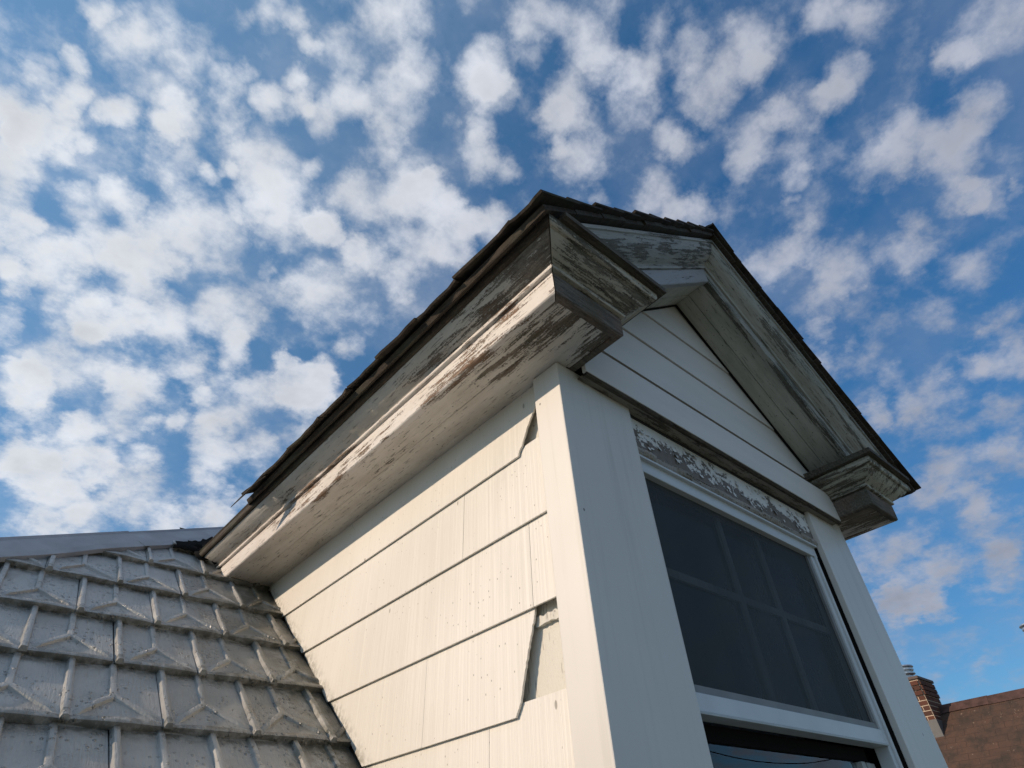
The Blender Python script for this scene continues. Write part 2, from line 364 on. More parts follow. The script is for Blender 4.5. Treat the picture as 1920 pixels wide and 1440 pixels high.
def peel(name, grain='y', cover=0.5, paint=(0.70, 0.68, 0.63), wood_d=(0.045, 0.037, 0.03), wood_l=(0.20, 0.165, 0.125),
         grime=0.35, grime_col=(0.16, 0.15, 0.11), along=None, rust=0.0, seed=0.0, slope=0.0):
    """old oil paint flaking off weathered boards. grain: axis the boards run along;
    along = (axis, start, end, cover0, cover1): how much paint is left from one end to the other"""
    b = NB(name)
    rot = (0, slope, 0)
    k = {'x': (11, 120, 120), 'y': (120, 11, 120), 'z': (120, 120, 11)}[grain]
    k2 = {'x': (3.0, 30, 30), 'y': (30, 3.0, 30), 'z': (30, 30, 3.0)}[grain]
    P = b.pos((1, 1, 1), (seed, seed * 1.7, seed * 0.6), rot=rot)
    Pg = b.pos(k, (seed, seed, seed), rot=rot); Pm = b.pos(k2, (seed * 2, seed, seed), rot=rot)
    fl = b.noise(Pg, 1.0, 9, 0.72); md = b.noise(Pm, 1.0, 5, 0.6, 0.4); lg = b.noise(P, 5.0, 3, 0.5)
    fine = b.noise(P, 230.0, 5, 0.7)
    v = b.math('ADD', b.math('MULTIPLY', fl, 0.42), b.math('ADD', b.math('MULTIPLY', md, 0.36), b.math('MULTIPLY', lg, 0.22)))
    v = b.math('ADD', v, b.math('MULTIPLY', b.math('SUBTRACT', fine, 0.5), 0.17))
    if along:
        ax, s0, s1, c0, c1 = along
        t = b.sepxyz(b.pos())['xyz'.index(ax)]
        cov = b.ramp(t, s0, s1, c0, c1, False)
    else: cov = cover
    # paint where v < threshold
    thr = b.math('MULTIPLY_ADD', cov, 0.46, 0.27)
    dlt = b.math('SUBTRACT', thr, v)
    pm = b.ramp(dlt, -0.004, 0.006)
    edge = b.math('MULTIPLY', b.ramp(dlt, -0.03, 0.0), b.ramp(dlt, 0.03, 0.0))
    wood = b.mix(b.ramp(b.math('MULTIPLY_ADD', b.math('SUBTRACT', fine, 0.5), 0.35, b.noise(Pg, 1.3, 8, 0.75)), 0.32, 0.70), wood_d, wood_l)
    wood = b.mix(b.math('MULTIPLY', b.ramp(b.noise(P, 9.0, 3), 0.45, 0.7), 0.5), wood, (0.075, 0.085, 0.06))
    if rust: wood = b.mix(b.math('MULTIPLY', b.ramp(b.noise(P, 14.0, 4, 0.6), 0.45, 0.6), rust), wood, (0.20, 0.095, 0.045))
    gn = b.ramp(b.math('ADD', b.math('MULTIPLY', b.noise(P, 3.2, 6, 0.62), 0.6), b.math('MULTIPLY', md, 0.4)), 0.38, 0.68)
    pc = b.mix(b.math('MULTIPLY', gn, grime), paint, grime_col)
    # hairline cracks following the grain
    cr = b.ramp(b.noise(b.pos(tuple(x * 1.6 for x in k), (seed * 3, 4, 1), rot=rot), 1.0, 3, 0.6), 0.355, 0.39, 1.0, 0.0)
    pc = b.mix(b.math('MULTIPLY', cr, 0.55), pc, wood_d)
    spots = b.ramp(b.voro(b.pos((1, 1, 1), (seed, 0, 0)), 55.0), 0.09, 0.15, 0.85, 0.0)
    pc = b.mix(b.math('MULTIPLY', spots, b.ramp(lg, 0.46, 0.56)), pc, wood_d)
    col = b.mix(pm, wood, pc)
    col = b.mix(b.math('MULTIPLY', edge, 0.35), col, (0.04, 0.033, 0.027))
    h = b.math('ADD', b.math('MULTIPLY', pm, 0.6), b.math('ADD', b.math('MULTIPLY', fl, 0.9), b.math('MULTIPLY', fine, 0.35)))
    return b.done(col, b.ramp(pm, 0, 1, 0.85, 0.5), b.bump(h, 0.9, 0.0026), 0, 0.3)

def siding_mat():
    b = NB("painted_grooved_siding")
    P = b.pos(); Y = b.pos((1, 330, 1.2)); xyz = b.sepxyz(P)
    gr = b.noise(Y, 1.0, 2, 0.7)
    grooves = b.ramp(gr, 0.40, 0.54)
    n = b.noise(P, 2.2, 5, 0.55)
    col = b.mix(b.ramp(n, 0.35, 0.65), (0.74, 0.71, 0.64), (0.795, 0.765, 0.70))
    # rain-splash dirt along the roof, greenish
    dist = b.math('SUBTRACT', xyz[2], b.math('MULTIPLY_ADD', xyz[1], 0.8405, -0.8405 * 1.569))
    dirt = b.math('MULTIPLY', b.ramp(dist, 0.07, 0.0), b.ramp(b.noise(P, 60.0, 7, 0.7), 0.40, 0.62))
    col = b.mix(b.math('MULTIPLY', dirt, 0.75), col, (0.13, 0.13, 0.075))
    dirt2 = b.math('MULTIPLY', b.math('ADD', b.ramp(dist, 0.020, 0.010), 0.0), b.ramp(b.noise(P, 90.0, 5), 0.3, 0.6, 0.35, 0.95))
    col = b.mix(dirt2, col, (0.055, 0.052, 0.036))
    sp = b.ramp(b.voro(b.pos((1, 1, 0.6)), 75.0), 0.07, 0.11, 1.0, 0.0)
    sp = b.math('MULTIPLY', sp, b.ramp(b.noise(P, 5.0, 3), 0.36, 0.58))
    sp2 = b.math('MULTIPLY', b.ramp(b.voro(b.pos((1, 1, 0.45), (3, 3, 3)), 13.0), 0.035, 0.05, 1.0, 0.0), 0.9)
    spk = b.math('MAXIMUM', sp, sp2)
    col = b.mix(b.math('MULTIPLY', spk, 0.7), col, (0.16, 0.14, 0.11))
    col = b.mix(b.math('MULTIPLY', b.math('SUBTRACT', 1.0, grooves), 0.10), col, (0.40, 0.37, 0.31))
    h = b.math('ADD', b.math('MULTIPLY', grooves, 1.0), b.math('ADD', b.math('MULTIPLY', spk, -0.8), b.math('MULTIPLY', b.noise(P, 120, 4, 0.6), 0.25)))
    return b.done(col, 0.55, b.bump(h, 0.42, 0.0011), 0, 0.35)

def shingle_metal():
    b = NB("painted_pressed_metal")
    P = b.pos(); xyz = b.sepxyz(P)
    n1 = b.noise(P, 9.0, 6, 0.6); n2 = b.noise(P, 70.0, 6, 0.7)
    col = b.mix(b.ramp(n1, 0.3, 0.7), (0.325, 0.325, 0.31), (0.46, 0.46, 0.44))
    # lichen and soot beside the dormer wall
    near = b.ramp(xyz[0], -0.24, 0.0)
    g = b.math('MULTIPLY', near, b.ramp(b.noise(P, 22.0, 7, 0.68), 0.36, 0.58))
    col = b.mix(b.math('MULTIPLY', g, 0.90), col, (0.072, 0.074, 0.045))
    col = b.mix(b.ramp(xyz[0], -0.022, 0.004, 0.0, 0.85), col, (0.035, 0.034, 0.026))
    warm = b.math('MULTIPLY', b.ramp(xyz[0], -0.45, -0.05), b.ramp(b.noise(P, 7.0, 4), 0.35, 0.65))
    col = b.mix(b.math('MULTIPLY', warm, 0.42), col, (0.25, 0.22, 0.165))
    oi = b.N.new('ShaderNodeObjectInfo')
    col = b.mix(b.math('MULTIPLY', oi.outputs['Random'], 0.30), col, (0.21, 0.21, 0.195))
    st_ = b.ramp(b.noise(b.pos((1, 0.45, 0.45), (2, 1, 0)), 16.0, 8, 0.7), 0.52, 0.72)
    col = b.mix(b.math('MULTIPLY', st_, 0.6), col, (0.16, 0.15, 0.115))
    rs_ = b.math('MULTIPLY', b.ramp(b.noise(b.pos((1, 1, 1), (9, 3, 1)), 21.0, 6, 0.65), 0.665, 0.70), 0.75)
    col = b.mix(rs_, col, (0.16, 0.075, 0.05))
    # soot held under each lap and along each rib
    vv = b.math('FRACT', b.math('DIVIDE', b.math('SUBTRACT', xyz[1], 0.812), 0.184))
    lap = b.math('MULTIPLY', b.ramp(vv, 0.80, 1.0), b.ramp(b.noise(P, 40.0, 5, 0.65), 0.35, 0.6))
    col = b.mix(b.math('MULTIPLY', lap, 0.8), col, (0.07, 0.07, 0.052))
    sp = b.math('MULTIPLY', b.ramp(b.voro(b.pos((1, 1, 1)), 46.0), 0.05, 0.09, 1.0, 0.0), b.ramp(b.noise(P, 6.0, 3), 0.46, 0.6))
    col = b.mix(b.math('MULTIPLY', sp, 0.7), col, (0.07, 0.06, 0.045))
    # old brush strokes and blisters under the paint
    st = b.noise(b.pos((220, 26, 26)), 1.0, 4, 0.65)
    bl = b.ramp(b.voro(b.pos((1, 0.7, 0.7), (5, 2, 1)), 85.0), 0.10, 0.30, 1.0, 0.0)
    bl = b.math('MULTIPLY', bl, b.ramp(b.noise(P, 8.0, 3), 0.42, 0.60))
    h = b.math('ADD', b.math('MULTIPLY', st, 0.7), b.math('ADD', b.math('MULTIPLY', bl, 1.3), b.math('ADD', b.math('MULTIPLY', n2, 0.15), b.math('MULTIPLY', sp, -0.6))))
    return b.done(col, b.ramp(n1, 0.3, 0.7, 0.24, 0.40), b.bump(h, 1.0, 0.0032), 0.0, 0.6)

def header_mat():
    """white paint lifting in large flakes from a grey board, worst along its lower edge"""
    b = NB("flaking_header_paint")
    P = b.pos(); z = b.sepxyz(P)[2]
    a = b.noise(b.pos((0.75, 1, 1.0)), 48.0, 9, 0.70); c = b.noise(P, 12.0, 3)
    v = b.math('ADD', b.math('MULTIPLY', a, 0.7), b.math('MULTIPLY', c, 0.3))
    thr = b.ramp(z, -0.118, -0.028, 0.40, 0.64, False)
    d = b.math('SUBTRACT', thr, v)
    pm = b.ramp(d, -0.003, 0.005)
    wood = b.mix(b.noise(P, 60, 4), (0.11, 0.095, 0.08), (0.25, 0.215, 0.185))
    shadow_rim = b.math('MULTIPLY', b.ramp(d, -0.02, -0.003), b.ramp(d, 0.004, -0.003))
    wood = b.mix(b.math('MULTIPLY', shadow_rim, 0.7), wood, (0.05, 0.04, 0.035))
    paint = b.mix(b.ramp(b.noise(P, 12, 5), 0.4, 0.7), (0.76, 0.755, 0.73), (0.66, 0.645, 0.60))
    col = b.mix(pm, wood, paint)
    h = b.math('ADD', pm, b.math('MULTIPLY', a, 0.4))
    return b.done(col, 0.6, b.bump(h, 0.9, 0.002), 0, 0.3)

def bark_shingle(name, c0, c1, moss=0.3):
    b = NB(name); P = b.pos()
    info = b.N.new('ShaderNodeObjectInfo')
    n = b.noise(P, 30.0, 7, 0.7); m = b.noise(P, 7.0, 4)
    col = b.mix(b.ramp(n, 0.3, 0.7), c0, c1)
    col = b.mix(b.math('MULTIPLY', info.outputs['Random'], 0.45), col, tuple(v * 0.45 for v in c0))
    col = b.mix(b.math('MULTIPLY', b.ramp(m, 0.5, 0.7), moss), col, (0.06, 0.065, 0.03))
    return b.done(col, 0.9, b.bump(n, 0.8, 0.004), 0, 0.2)

def screen_mat():
    b = NB("insect_screen")
    tr = b.N.new('ShaderNodeBsdfTransparent'); tr.inputs[0].default_value = (0.92, 0.94, 0.95, 1)
    P = b.pos()
    n = b.noise(b.pos((3, 1, 1.5)), 2.0, 3)
    wv = b.N.new('ShaderNodeTexWave'); wv.inputs['Scale'].default_value = 1.0; wv.inputs['Distortion'].default_value = 3.5; wv.inputs['Detail'].default_value = 1.0; wv.inputs['Detail Scale'].default_value = 0.6
    b.L.new(b.pos((16, 1, 16), (0, 0, 0)), wv.inputs['Vector'])
    n = b.math('MULTIPLY_ADD', b.math('SUBTRACT', wv.outputs['Fac'], 0.5), 0.05, n)
    b.done((0.045, 0.051, 0.052), 0.6, None, 0.0, 0.2)
    ms = b.N.new('ShaderNodeMixShader')
    b.L.new(b.ramp(n, 0.3, 0.7, 0.68, 0.80), ms.inputs[0])
    b.L.new(tr.outputs[0], ms.inputs[1]); b.L.new(b.bsdf.outputs[0], ms.inputs[2]); b.L.new(ms.outputs[0], b.out.inputs[0])
    return b.m

def glass_mat():
    b = NB("window_glass")
    tr = b.N.new('ShaderNodeBsdfTransparent'); tr.inputs[0].default_value = (0.80, 0.85, 0.86, 1)
    gl = b.N.new('ShaderNodeBsdfGlossy'); gl.inputs['Roughness'].default_value = 0.0
    gl.inputs['Color'].default_value = (0.9, 0.95, 1, 1)
    nb = b.bump(b.noise(b.pos(), 3.0, 2), 0.05, 0.004); b.L.new(nb, gl.inputs['Normal'])
    fr = b.N.new('ShaderNodeFresnel'); fr.inputs['IOR'].default_value = 1.5
    f = b.math('MULTIPLY', fr.outputs[0], 1.0, clamp=True)
    ms = b.N.new('ShaderNodeMixShader'); b.L.new(f, ms.inputs[0])
    b.L.new(tr.outputs[0], ms.inputs[1]); b.L.new(gl.outputs[0], ms.inputs[2]); b.L.new(ms.outputs[0], b.out.inputs[0])
    b.N.remove(b.bsdf)
    return b.m

def clad_mat():
    """smooth factory-white cladding with a few scuffs"""
    b = NB("white_aluminium_cladding"); P = b.pos()
    n = b.noise(P, 3.0, 4)
    col = b.mix(b.ramp(n, 0.3, 0.7), (0.655, 0.635, 0.59), (0.695, 0.675, 0.63))
    sp = b.math('MULTIPLY', b.ramp(b.voro(b.pos((1, 1, 0.7), (1, 4, 2)), 11.0), 0.022, 0.032, 1.0, 0.0), 0.85)
    col = b.mix(sp, col, (0.10, 0.09, 0.08))
    streak = b.math('MULTIPLY', b.ramp(b.noise(b.pos((40, 40, 1.5)), 1.0, 5, 0.6), 0.50, 0.8), 0.26)
    col = b.mix(streak, col, (0.35, 0.34, 0.28))
    return b.done(col, 0.42, b.bump(b.noise(P, 5.0, 3), 0.12, 0.004), 0, 0.4)

def gable_mat():
    b = NB("painted_gable_board"); P = b.pos()
    col = b.mix(b.ramp(b.noise(b.pos((2, 1, 14)), 1.5, 5), 0.3, 0.7), (0.655, 0.64, 0.60), (0.70, 0.68, 0.64))
    sp = b.math('MULTIPLY', b.ramp(b.voro(b.pos((0.6, 1, 1), (2, 4, 2)), 16.0), 0.03, 0.05, 1.0, 0.0), b.ramp(b.noise(P, 4.0, 2), 0.5, 0.6))
    col = b.mix(sp, col, (0.12, 0.11, 0.09))
    return b.done(col, 0.5, b.bump(b.noise(b.pos((3, 1, 40)), 1.0, 4), 0.2, 0.001), 0, 0.35)

M = {}
M['siding'] = siding_mat()
M['clad'] = clad_mat()
M['gable'] = gable_mat()
M['soffit'] = peel("soffit_paint", 'y', paint=(0.76, 0.715, 0.645), along=('y', -0.12, 0.30, 0.48, 0.73), grime=0.50, grime_col=(0.31, 0.25, 0.18), wood_d=(0.10, 0.083, 0.066), wood_l=(0.32, 0.27, 0.215), rust=0.15, seed=1.3)
M['fascia'] = peel("fascia_paint", 'y', paint=(0.76, 0.72, 0.67), along=('y', -0.15, 0.8, 0.50, 0.62), grime=0.40, grime_col=(0.44, 0.33, 0.24), wood_l=(0.40, 0.30, 0.225), wood_d=(0.18, 0.12, 0.085), rust=0.4, seed=4.1)
M['crown'] = peel("crown_paint", 'y', paint=(0.62, 0.595, 0.54), along=('y', -0.15, 0.50, 0.42, 0.68), wood_d=(0.09, 0.08, 0.068), wood_l=(0.30, 0.265, 0.22), grime=0.5, grime_col=(0.24, 0.205, 0.16), rust=0.2, seed=7.7)
M['return_crown'] = peel("return_crown_paint", 'x', cover=0.56, paint=(0.56, 0.52, 0.43), wood_d=(0.075, 0.068, 0.055), wood_l=(0.33, 0.295, 0.235), grime=0.45, grime_col=(0.22, 0.19, 0.13), seed=2.9)
M['return_fascia'] = peel("return_fascia_paint", 'x', cover=0.20, paint=(0.55, 0.53, 0.48), wood_d=(0.065, 0.058, 0.05), wood_l=(0.24, 0.205, 0.17), grime=0.5, rust=0.2, seed=5.5)
M['return_crown_pale'] = peel("pale_return_crown_paint", 'y', cover=0.52, paint=(0.52, 0.51, 0.43), wood_d=(0.07, 0.065, 0.05), wood_l=(0.28, 0.255, 0.20), grime=0.5, grime_col=(0.19, 0.19, 0.13), seed=3.4)
M['return_soffit'] = peel("return_soffit_paint", 'y', cover=0.64, paint=(0.56, 0.54, 0.47), wood_d=(0.08, 0.07, 0.055), wood_l=(0.27, 0.24, 0.19), grime=0.45, grime_col=(0.20, 0.19, 0.14), seed=6.4)
M['rake_crown'] = peel("rake_crown_paint", 'x', cover=0.58, paint=(0.40, 0.395, 0.355), wood_d=(0.095, 0.092, 0.08), wood_l=(0.24, 0.23, 0.195), grime=0.5, grime_col=(0.17, 0.175, 0.145), seed=8.2, slope=math.radians(38))
M['rake_crown_r'] = peel("rake_crown_paint_far", 'x', cover=0.58, paint=(0.40, 0.395, 0.345), wood_d=(0.095, 0.092, 0.078), wood_l=(0.24, 0.23, 0.19), grime=0.5, grime_col=(0.17, 0.175, 0.135), seed=9.1, slope=math.radians(-38))
M['rake_fascia'] = peel("rake_fascia_paint", 'x', cover=0.70, paint=(0.36, 0.37, 0.38), wood_d=(0.08, 0.08, 0.075), wood_l=(0.20, 0.195, 0.18), grime=0.4, grime_col=(0.18, 0.185, 0.18), seed=1.9, slope=math.radians(38))
M['rake_fascia_r'] = peel("rake_fascia_paint_far", 'x', cover=0.52, paint=(0.38, 0.375, 0.33), wood_d=(0.07, 0.07, 0.056), wood_l=(0.20, 0.195, 0.16), grime=0.6, grime_col=(0.14, 0.145, 0.11), seed=2.2, slope=math.radians(-38))
M['rake_soffit'] = peel("rake_soffit_paint", 'x', cover=0.76, paint=(0.52, 0.515, 0.455), wood_d=(0.10, 0.095, 0.075), wood_l=(0.26, 0.25, 0.20), grime=0.6, grime_col=(0.17, 0.175, 0.125), seed=3.8, slope=math.radians(-38))
M['dark_wood'] = peel("weathered_dark_wood", 'x', cover=0.22, paint=(0.28, 0.26, 0.22), wood_d=(0.03, 0.026, 0.02), wood_l=(0.15, 0.125, 0.095), grime=0.6, seed=6.9)
M['deck'] = peel("roof_deck_wood", 'y', cover=0.0, paint=(0.3, 0.28, 0.24), wood_d=(0.026, 0.021, 0.016), wood_l=(0.10, 0.08, 0.06), seed=3.1)
M['flake'] = plain('lifted_paint_flake', (0.72, 0.715, 0.69), 0.6, 0, 0.3, 0.12, 60.0)
M['header'] = header_mat()
M['header_cap'] = peel("grimy_header_cap", 'x', cover=0.55, paint=(0.30, 0.27, 0.22), grime=0.7, grime_col=(0.12, 0.10, 0.075), seed=4.7)
M['roof_shingle'] = bark_shingle("old_roof_shingle", (0.026, 0.022, 0.018), (0.095, 0.076, 0.06))
M['metal'] = shingle_metal()
M['hip'] = plain("painted_hip_flashing", (0.30, 0.31, 0.33), 0.42, 0.0, 0.5, 0.14, 12.0)
M['alu'] = plain("white_window_frame", (0.58, 0.61, 0.62), 0.35, 0.0, 0.5, 0.05, 9.0)
M['screen'] = screen_mat()
M['glass'] = glass_mat()
M['muntin'] = plain("muntin_paint", (0.44, 0.47, 0.46), 0.5)
M['room'] = plain("dark_room", (0.03, 0.032, 0.034), 0.9)
M['black'] = plain("black_flashing_and_shade", (0.014, 0.013, 0.012), 0.95, 0.0, 0.05)  # also colours the strips put in as painted shade
M['caulk'] = peel("crumbling_caulk", 'x', cover=0.62, paint=(0.36, 0.33, 0.29), wood_d=(0.06, 0.05, 0.042), wood_l=(0.17, 0.145, 0.12), grime=0.6, seed=9.9)
M['sheath'] = peel("old_wall_paint", 'z', cover=0.90, paint=(0.70, 0.675, 0.60), wood_d=(0.22, 0.19, 0.15), wood_l=(0.42, 0.38, 0.31), grime=0.15, grime_col=(0.4, 0.36, 0.28), seed=5.2)

# ------------------------------------------------------------------ ground
def ground():
    b = NB("lawn_and_street_ground"); P = b.pos()
    n = b.noise(P, 0.12, 5); f = b.noise(P, 3.0, 6, 0.65)
    col = b.mix(b.ramp(n, 0.4, 0.6), (0.14, 0.14, 0.085), (0.30, 0.275, 0.23))
    col = b.mix(b.math('MULTIPLY', f, 0.3), col, (0.09, 0.095, 0.06))
    m = b.done(col, 0.95, None, 0, 0.2)
    bm = bmesh.new(); S = 6000.0
    vs = [bm.verts.new(v) for v in ((-S, -S, -7.0), (S, -S, -7.0), (S, S, -7.0), (-S, S, -7.0))]; bm.faces.new(vs)
    o = obj("ground", bm, m); tag(o, kind="structure")
ground()

# ------------------------------------------------------------------ main roof
TAN = 0.8405; YE = 1.569                     # roof plane z = TAN (y - YE)
COSA = 1.0 / math.sqrt(1 + TAN * TAN); SINA = TAN * COSA
RN = Vector((0, -SINA, COSA)); RV = Vector((0, COSA, SINA))
def roof_pt(x, y, h=0.0): return Vector((x, y, TAN * (y - YE))) + RN * h
HX, HY, HS = -0.791, 1.476, 0.673 / 0.548    # hip line x = HX + HS (y - HY)
def hip_x(y): return HX + HS * (y - HY)

main_roof = empty("hipped_roof", (0.7, 1.0, -2.4))
tag(main_roof, "grey hipped roof of pressed metal shingles beside the white dormer", "roof", "thing")

def build_main_roof():
    y0, yt = -0.95, 2.69
    L0 = (hip_x(y0) - 0.0, y0); R0 = (1.4 - L0[0], y0)
    apex = roof_pt(0.7, yt)
    A = roof_pt(L0[0], y0); B = roof_pt(R0[0], y0)
    zb = A.z; dpt = 2 * (yt - y0)
    Cc = Vector((B.x, y0 + dpt, zb)); D = Vector((A.x, y0 + dpt, zb))
    bm = bmesh.new()
    v = [bm.verts.new(p) for p in (A, B, Cc, D, apex)]
    for q in ((0, 1, 4), (1, 2, 4), (2, 3, 4), (3, 0, 4), (3, 2, 1, 0)): bm.faces.new([v[i] for i in q])
    # sink the sheet under the shingles
    for w in v: w.co.z -= 0.012
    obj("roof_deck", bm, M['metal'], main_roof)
    box("wall", A.x + 0.35, B.x - 0.35, y0 + 0.35, y0 + dpt - 0.35, -7.0, zb - 0.02, M['gable'], main_roof)
build_main_roof()

TW, TE = 0.181, 0.184 / COSA                 # shingle width and exposure up the slope
def tile_mesh(seed):
    rnd = random.Random(seed)
    us = [0.0, 0.03, 0.06, 0.0905, 0.12, 0.15, TW - 0.001]
    vs = [0.0, 0.003, 0.010, 0.018, 0.06, 0.10, 0.15, 0.20, TE + 0.02]
    c = TW / 2
    jv = 0.100 + rnd.uniform(-0.005, 0.005)
    dents = [(rnd.uniform(0.02, TW - 0.02), rnd.uniform(0.03, TE), rnd.uniform(0.02, 0.045), rnd.uniform(-0.003, 0.003)) for _ in range(5)]
    lip = rnd.uniform(0.6, 1.25); lc = rnd.uniform(0.40, 0.62)
    def lipf(u):
        q = min(1.0, max(0.0, (u - 0.02) / (TW - 0.02)))
        return math.sin(math.pi * (q / lc * 0.5 if q < lc else 0.5 + (q - lc) / (1 - lc) * 0.5))
    def base(u, v):
        h = 0.014 * max(0.0, 1 - v / (TE + 0.02))
        for du, dv, r, a in dents: h += a * math.exp(-((u - du) ** 2 + (v - dv) ** 2) / (r * r))
        return h
    def height(u, v):
        h = base(u, v)
        if v < 0.018: h += 0.0075 * lip * lipf(u) * math.sin(math.pi * min(1.0, (0.018 - v) / 0.018 * 0.7 + 0.05))
        return h
    bm = bmesh.new(); G = []
    for v in vs:
        G.append([bm.verts.new((u, v - (0.007 * lip * lipf(u) if v < 0.004 else 0.0), height(u, v))) for u in us])
    for j in range(len(vs) - 1):
        for i in range(len(us) - 1):
            bm.faces.new((G[j][i], G[j][i + 1], G[j + 1][i + 1], G[j + 1][i]))
    def skirt(seq, dz, dv=0):
        low = [bm.verts.new((w.co.x, w.co.y + dv, max(-0.006, w.co.z - dz))) for w in seq]
        for i in range(len(seq) - 1): bm.faces.new((seq[i], seq[i + 1], low[i + 1], low[i]))
    skirt(G[0], 0.018, 0.004)
    # pressed ribs: the lock along one side, and the fork
    def bar(a, b, wl, wr, h, n=5, taper=1.0, sink=False):
        a = Vector(a); b = Vector(b); d = (b - a).normalized(); p = Vector((d.y, -d.x))      # p: to the right looking from a to b
        rows = []
        for k in range(n + 1):
            t = k / n; q = a + (b - a) * t; tp = 1.0 + (taper - 1.0) * t
            j = rnd.uniform(-0.0005, 0.0005)
            row = []
            for off, hh in ((-wl, -0.002), (-wl * 0.62, h * 0.93), (-wl * 0.25, h), (wr * 0.35, h), (wr * 0.62, h * 0.85), (wr, -0.002)):
                e = q + p * (off * tp + j)
                row.append(bm.verts.new((e.x, e.y, base(e.x, max(0, e.y)) + (hh * tp * (0.0 if (sink and k == n) else 1.0) if hh > 0 else hh))))
            rows.append(row)
        for r0, r1 in zip(rows, rows[1:]):
            for k in range(5): bm.faces.new((r0[k], r0[k + 1], r1[k + 1], r1[k]))
        bm.faces.new(rows[0]); bm.faces.new(rows[-1][::-1])
    bar((c, TE + 0.02), (c, jv - 0.004), 0.0090, 0.0090, 0.0058, 6)
    bar((c, jv), (0.026, 0.020), 0.0105, 0.0105, 0.0066, 7, 0.85, True)
    bar((c, jv), (TW - 0.006, 0.018), 0.0105, 0.0105, 0.0062, 7, 0.7, True)
    bar((0.0085, -0.004), (0.0085, TE + 0.02), 0.0080, 0.010, 0.0105, 9)
    return bm
def finish_tile(bm, name):
    bmesh.ops.recalc_face_normals(bm, faces=bm.faces)
    me = bpy.data.meshes.new(name); bm.to_mesh(me); bm.free()
    for p in me.polygons: p.use_smooth = True
    try: me.set_sharp_from_angle(angle=math.radians(38))
    except Exception: pass
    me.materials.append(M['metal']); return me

def lay_tiles():
    meshes = [finish_tile(tile_mesh(s), "metal_shingle") for s in (1, 2, 3, 4, 5, 6)]
    base = Matrix(((1, 0, 0, 0), (0, COSA, -SINA, 0), (0, SINA, COSA, 0), (0, 0, 0, 1)))
    rnd = random.Random(3)
    k0 = -4
    for k in range(k0, 9):
        yb = 0.812 + 0.184 * k               # lower edge of the course
        off = -0.674 if k % 2 else -0.5835   # rib positions, staggered by half
        n0 = int((hip_x(yb) - off) / TW) - 1
        for n in range(max(n0, -9), 5):
            x0 = off + n * TW
            if x0 > 0.015: continue
            if x0 + TW < hip_x(yb) + 0.02 : continue
            M4 = Matrix.Translation(roof_pt(x0 + rnd.uniform(-0.002, 0.002), yb, 0.0)) @ base @ Matrix.Rotation(rnd.uniform(-0.006, 0.006), 4, 'Z') @ Matrix.Rotation(rnd.uniform(-0.008, 0.004), 4, 'X')
            cut_hip = x0 < hip_x(yb + 0.21) + 0.02
            cut_wall = x0 + TW > 0.012
            if cut_hip or cut_wall:
                bm = tile_mesh(rnd.randint(1, 6)); bm.transform(M4)
                if cut_hip:
                    d = Vector((HS, 1, 0)).normalized()
                    nrm = Vector((-d.y, d.x, 0))
                    bmesh.ops.bisect_plane(bm, geom=bm.verts[:] + bm.edges[:] + bm.faces[:], plane_co=(HX + 0.115, HY, 0), plane_no=nrm, clear_outer=True)
                if cut_wall:
                    bmesh.ops.bisect_plane(bm, geom=bm.verts[:] + bm.edges[:] + bm.faces[:], plane_co=(0.016, 0, 0), plane_no=(1, 0, 0), clear_outer=True)
                if not bm.faces: bm.free(); continue
                me = finish_tile(bm, "metal_shingle")
                o = link(bpy.data.objects.new("metal_shingle", me)); child(o, main_roof)
            else:
                o = link(bpy.data.objects.new("metal_shingle", meshes[rnd.randint(0, 5)]))
                M5 = Matrix.Translation(-main_roof.location) @ M4
                o.parent = main_roof; o.matrix_local = M5
lay_tiles()

def hip_caps():
    """folded metal strips over the hip, each lapping the one below"""
    d2 = Vector((HS, 1.0, TAN)).normalized()
    inward = d2.cross(RN).normalized()
    if inward.x < 0: inward = -inward                       # down into the visible slope
    if inward.z > 0: inward = -inward
    side_n = Vector((-1.0, 0.0, 0)); 
    down2 = Vector((-0.80, 0.35, -0.75)).normalized()
    p0 = roof_pt(HX, HY) - RV * 0.034
    def at(t): return p0 + d2 * t
    t_at = lambda x: (x - HX) / d2.x
    joints = [-2.6, -1.45, -0.44 + 0.0, 0.62]
    joints = [t_at(-2.3), t_at(-1.35), t_at(-0.47), t_at(0.35)]
    for i in range(3):
        a, b = joints[i] - (0.02 if i else 0), joints[i + 1]
        lift = 0.024 + 0.003 * (i % 2)
        bm = bmesh.new(); rows = []
        sec = [(-0.10, 0.0, -0.004), (-0.075, 0.0, 0.0), (-0.012, 0.0, 0.0035), (0.0, 0.0, 0.008), (0.0, 0.012, 0.006), (0.0, 0.09, 0.0)]
        for s in range(13):
            t = a + (b - a) * s / 12
            q = at(t)
            wob = 0.0025 * math.sin(s * 1.9 + i) 
            rows.append([bm.verts.new(q + inward * (-u) + down2 * w + RN * (lift + h + (wob if k in (0, 1) else 0)) ) for k, (u, w, h) in enumerate([(s_[0], s_[1], s_[2]) for s_ in sec])])
        for r0, r1 in zip(rows, rows[1:]):
            for k in range(len(sec) - 1): bm.faces.new((r0[k], r0[k + 1], r1[k + 1], r1[k]))
        # turned-down edge and end
        low = [bm.verts.new(r[0].co - RN * 0.014) for r in rows]
        for k in range(len(rows) - 1): bm.faces.new((rows[k][0], rows[k + 1][0], low[k + 1], low[k]))
        end = [bm.verts.new(v.co - RN * 0.006) for v in rows[0]]
        for k in range(len(sec) - 1): bm.faces.new((rows[0][k], rows[0][k + 1], end[k + 1], end[k]))
        obj("hip_cap", bm, M['hip'], main_roof)
hip_caps()

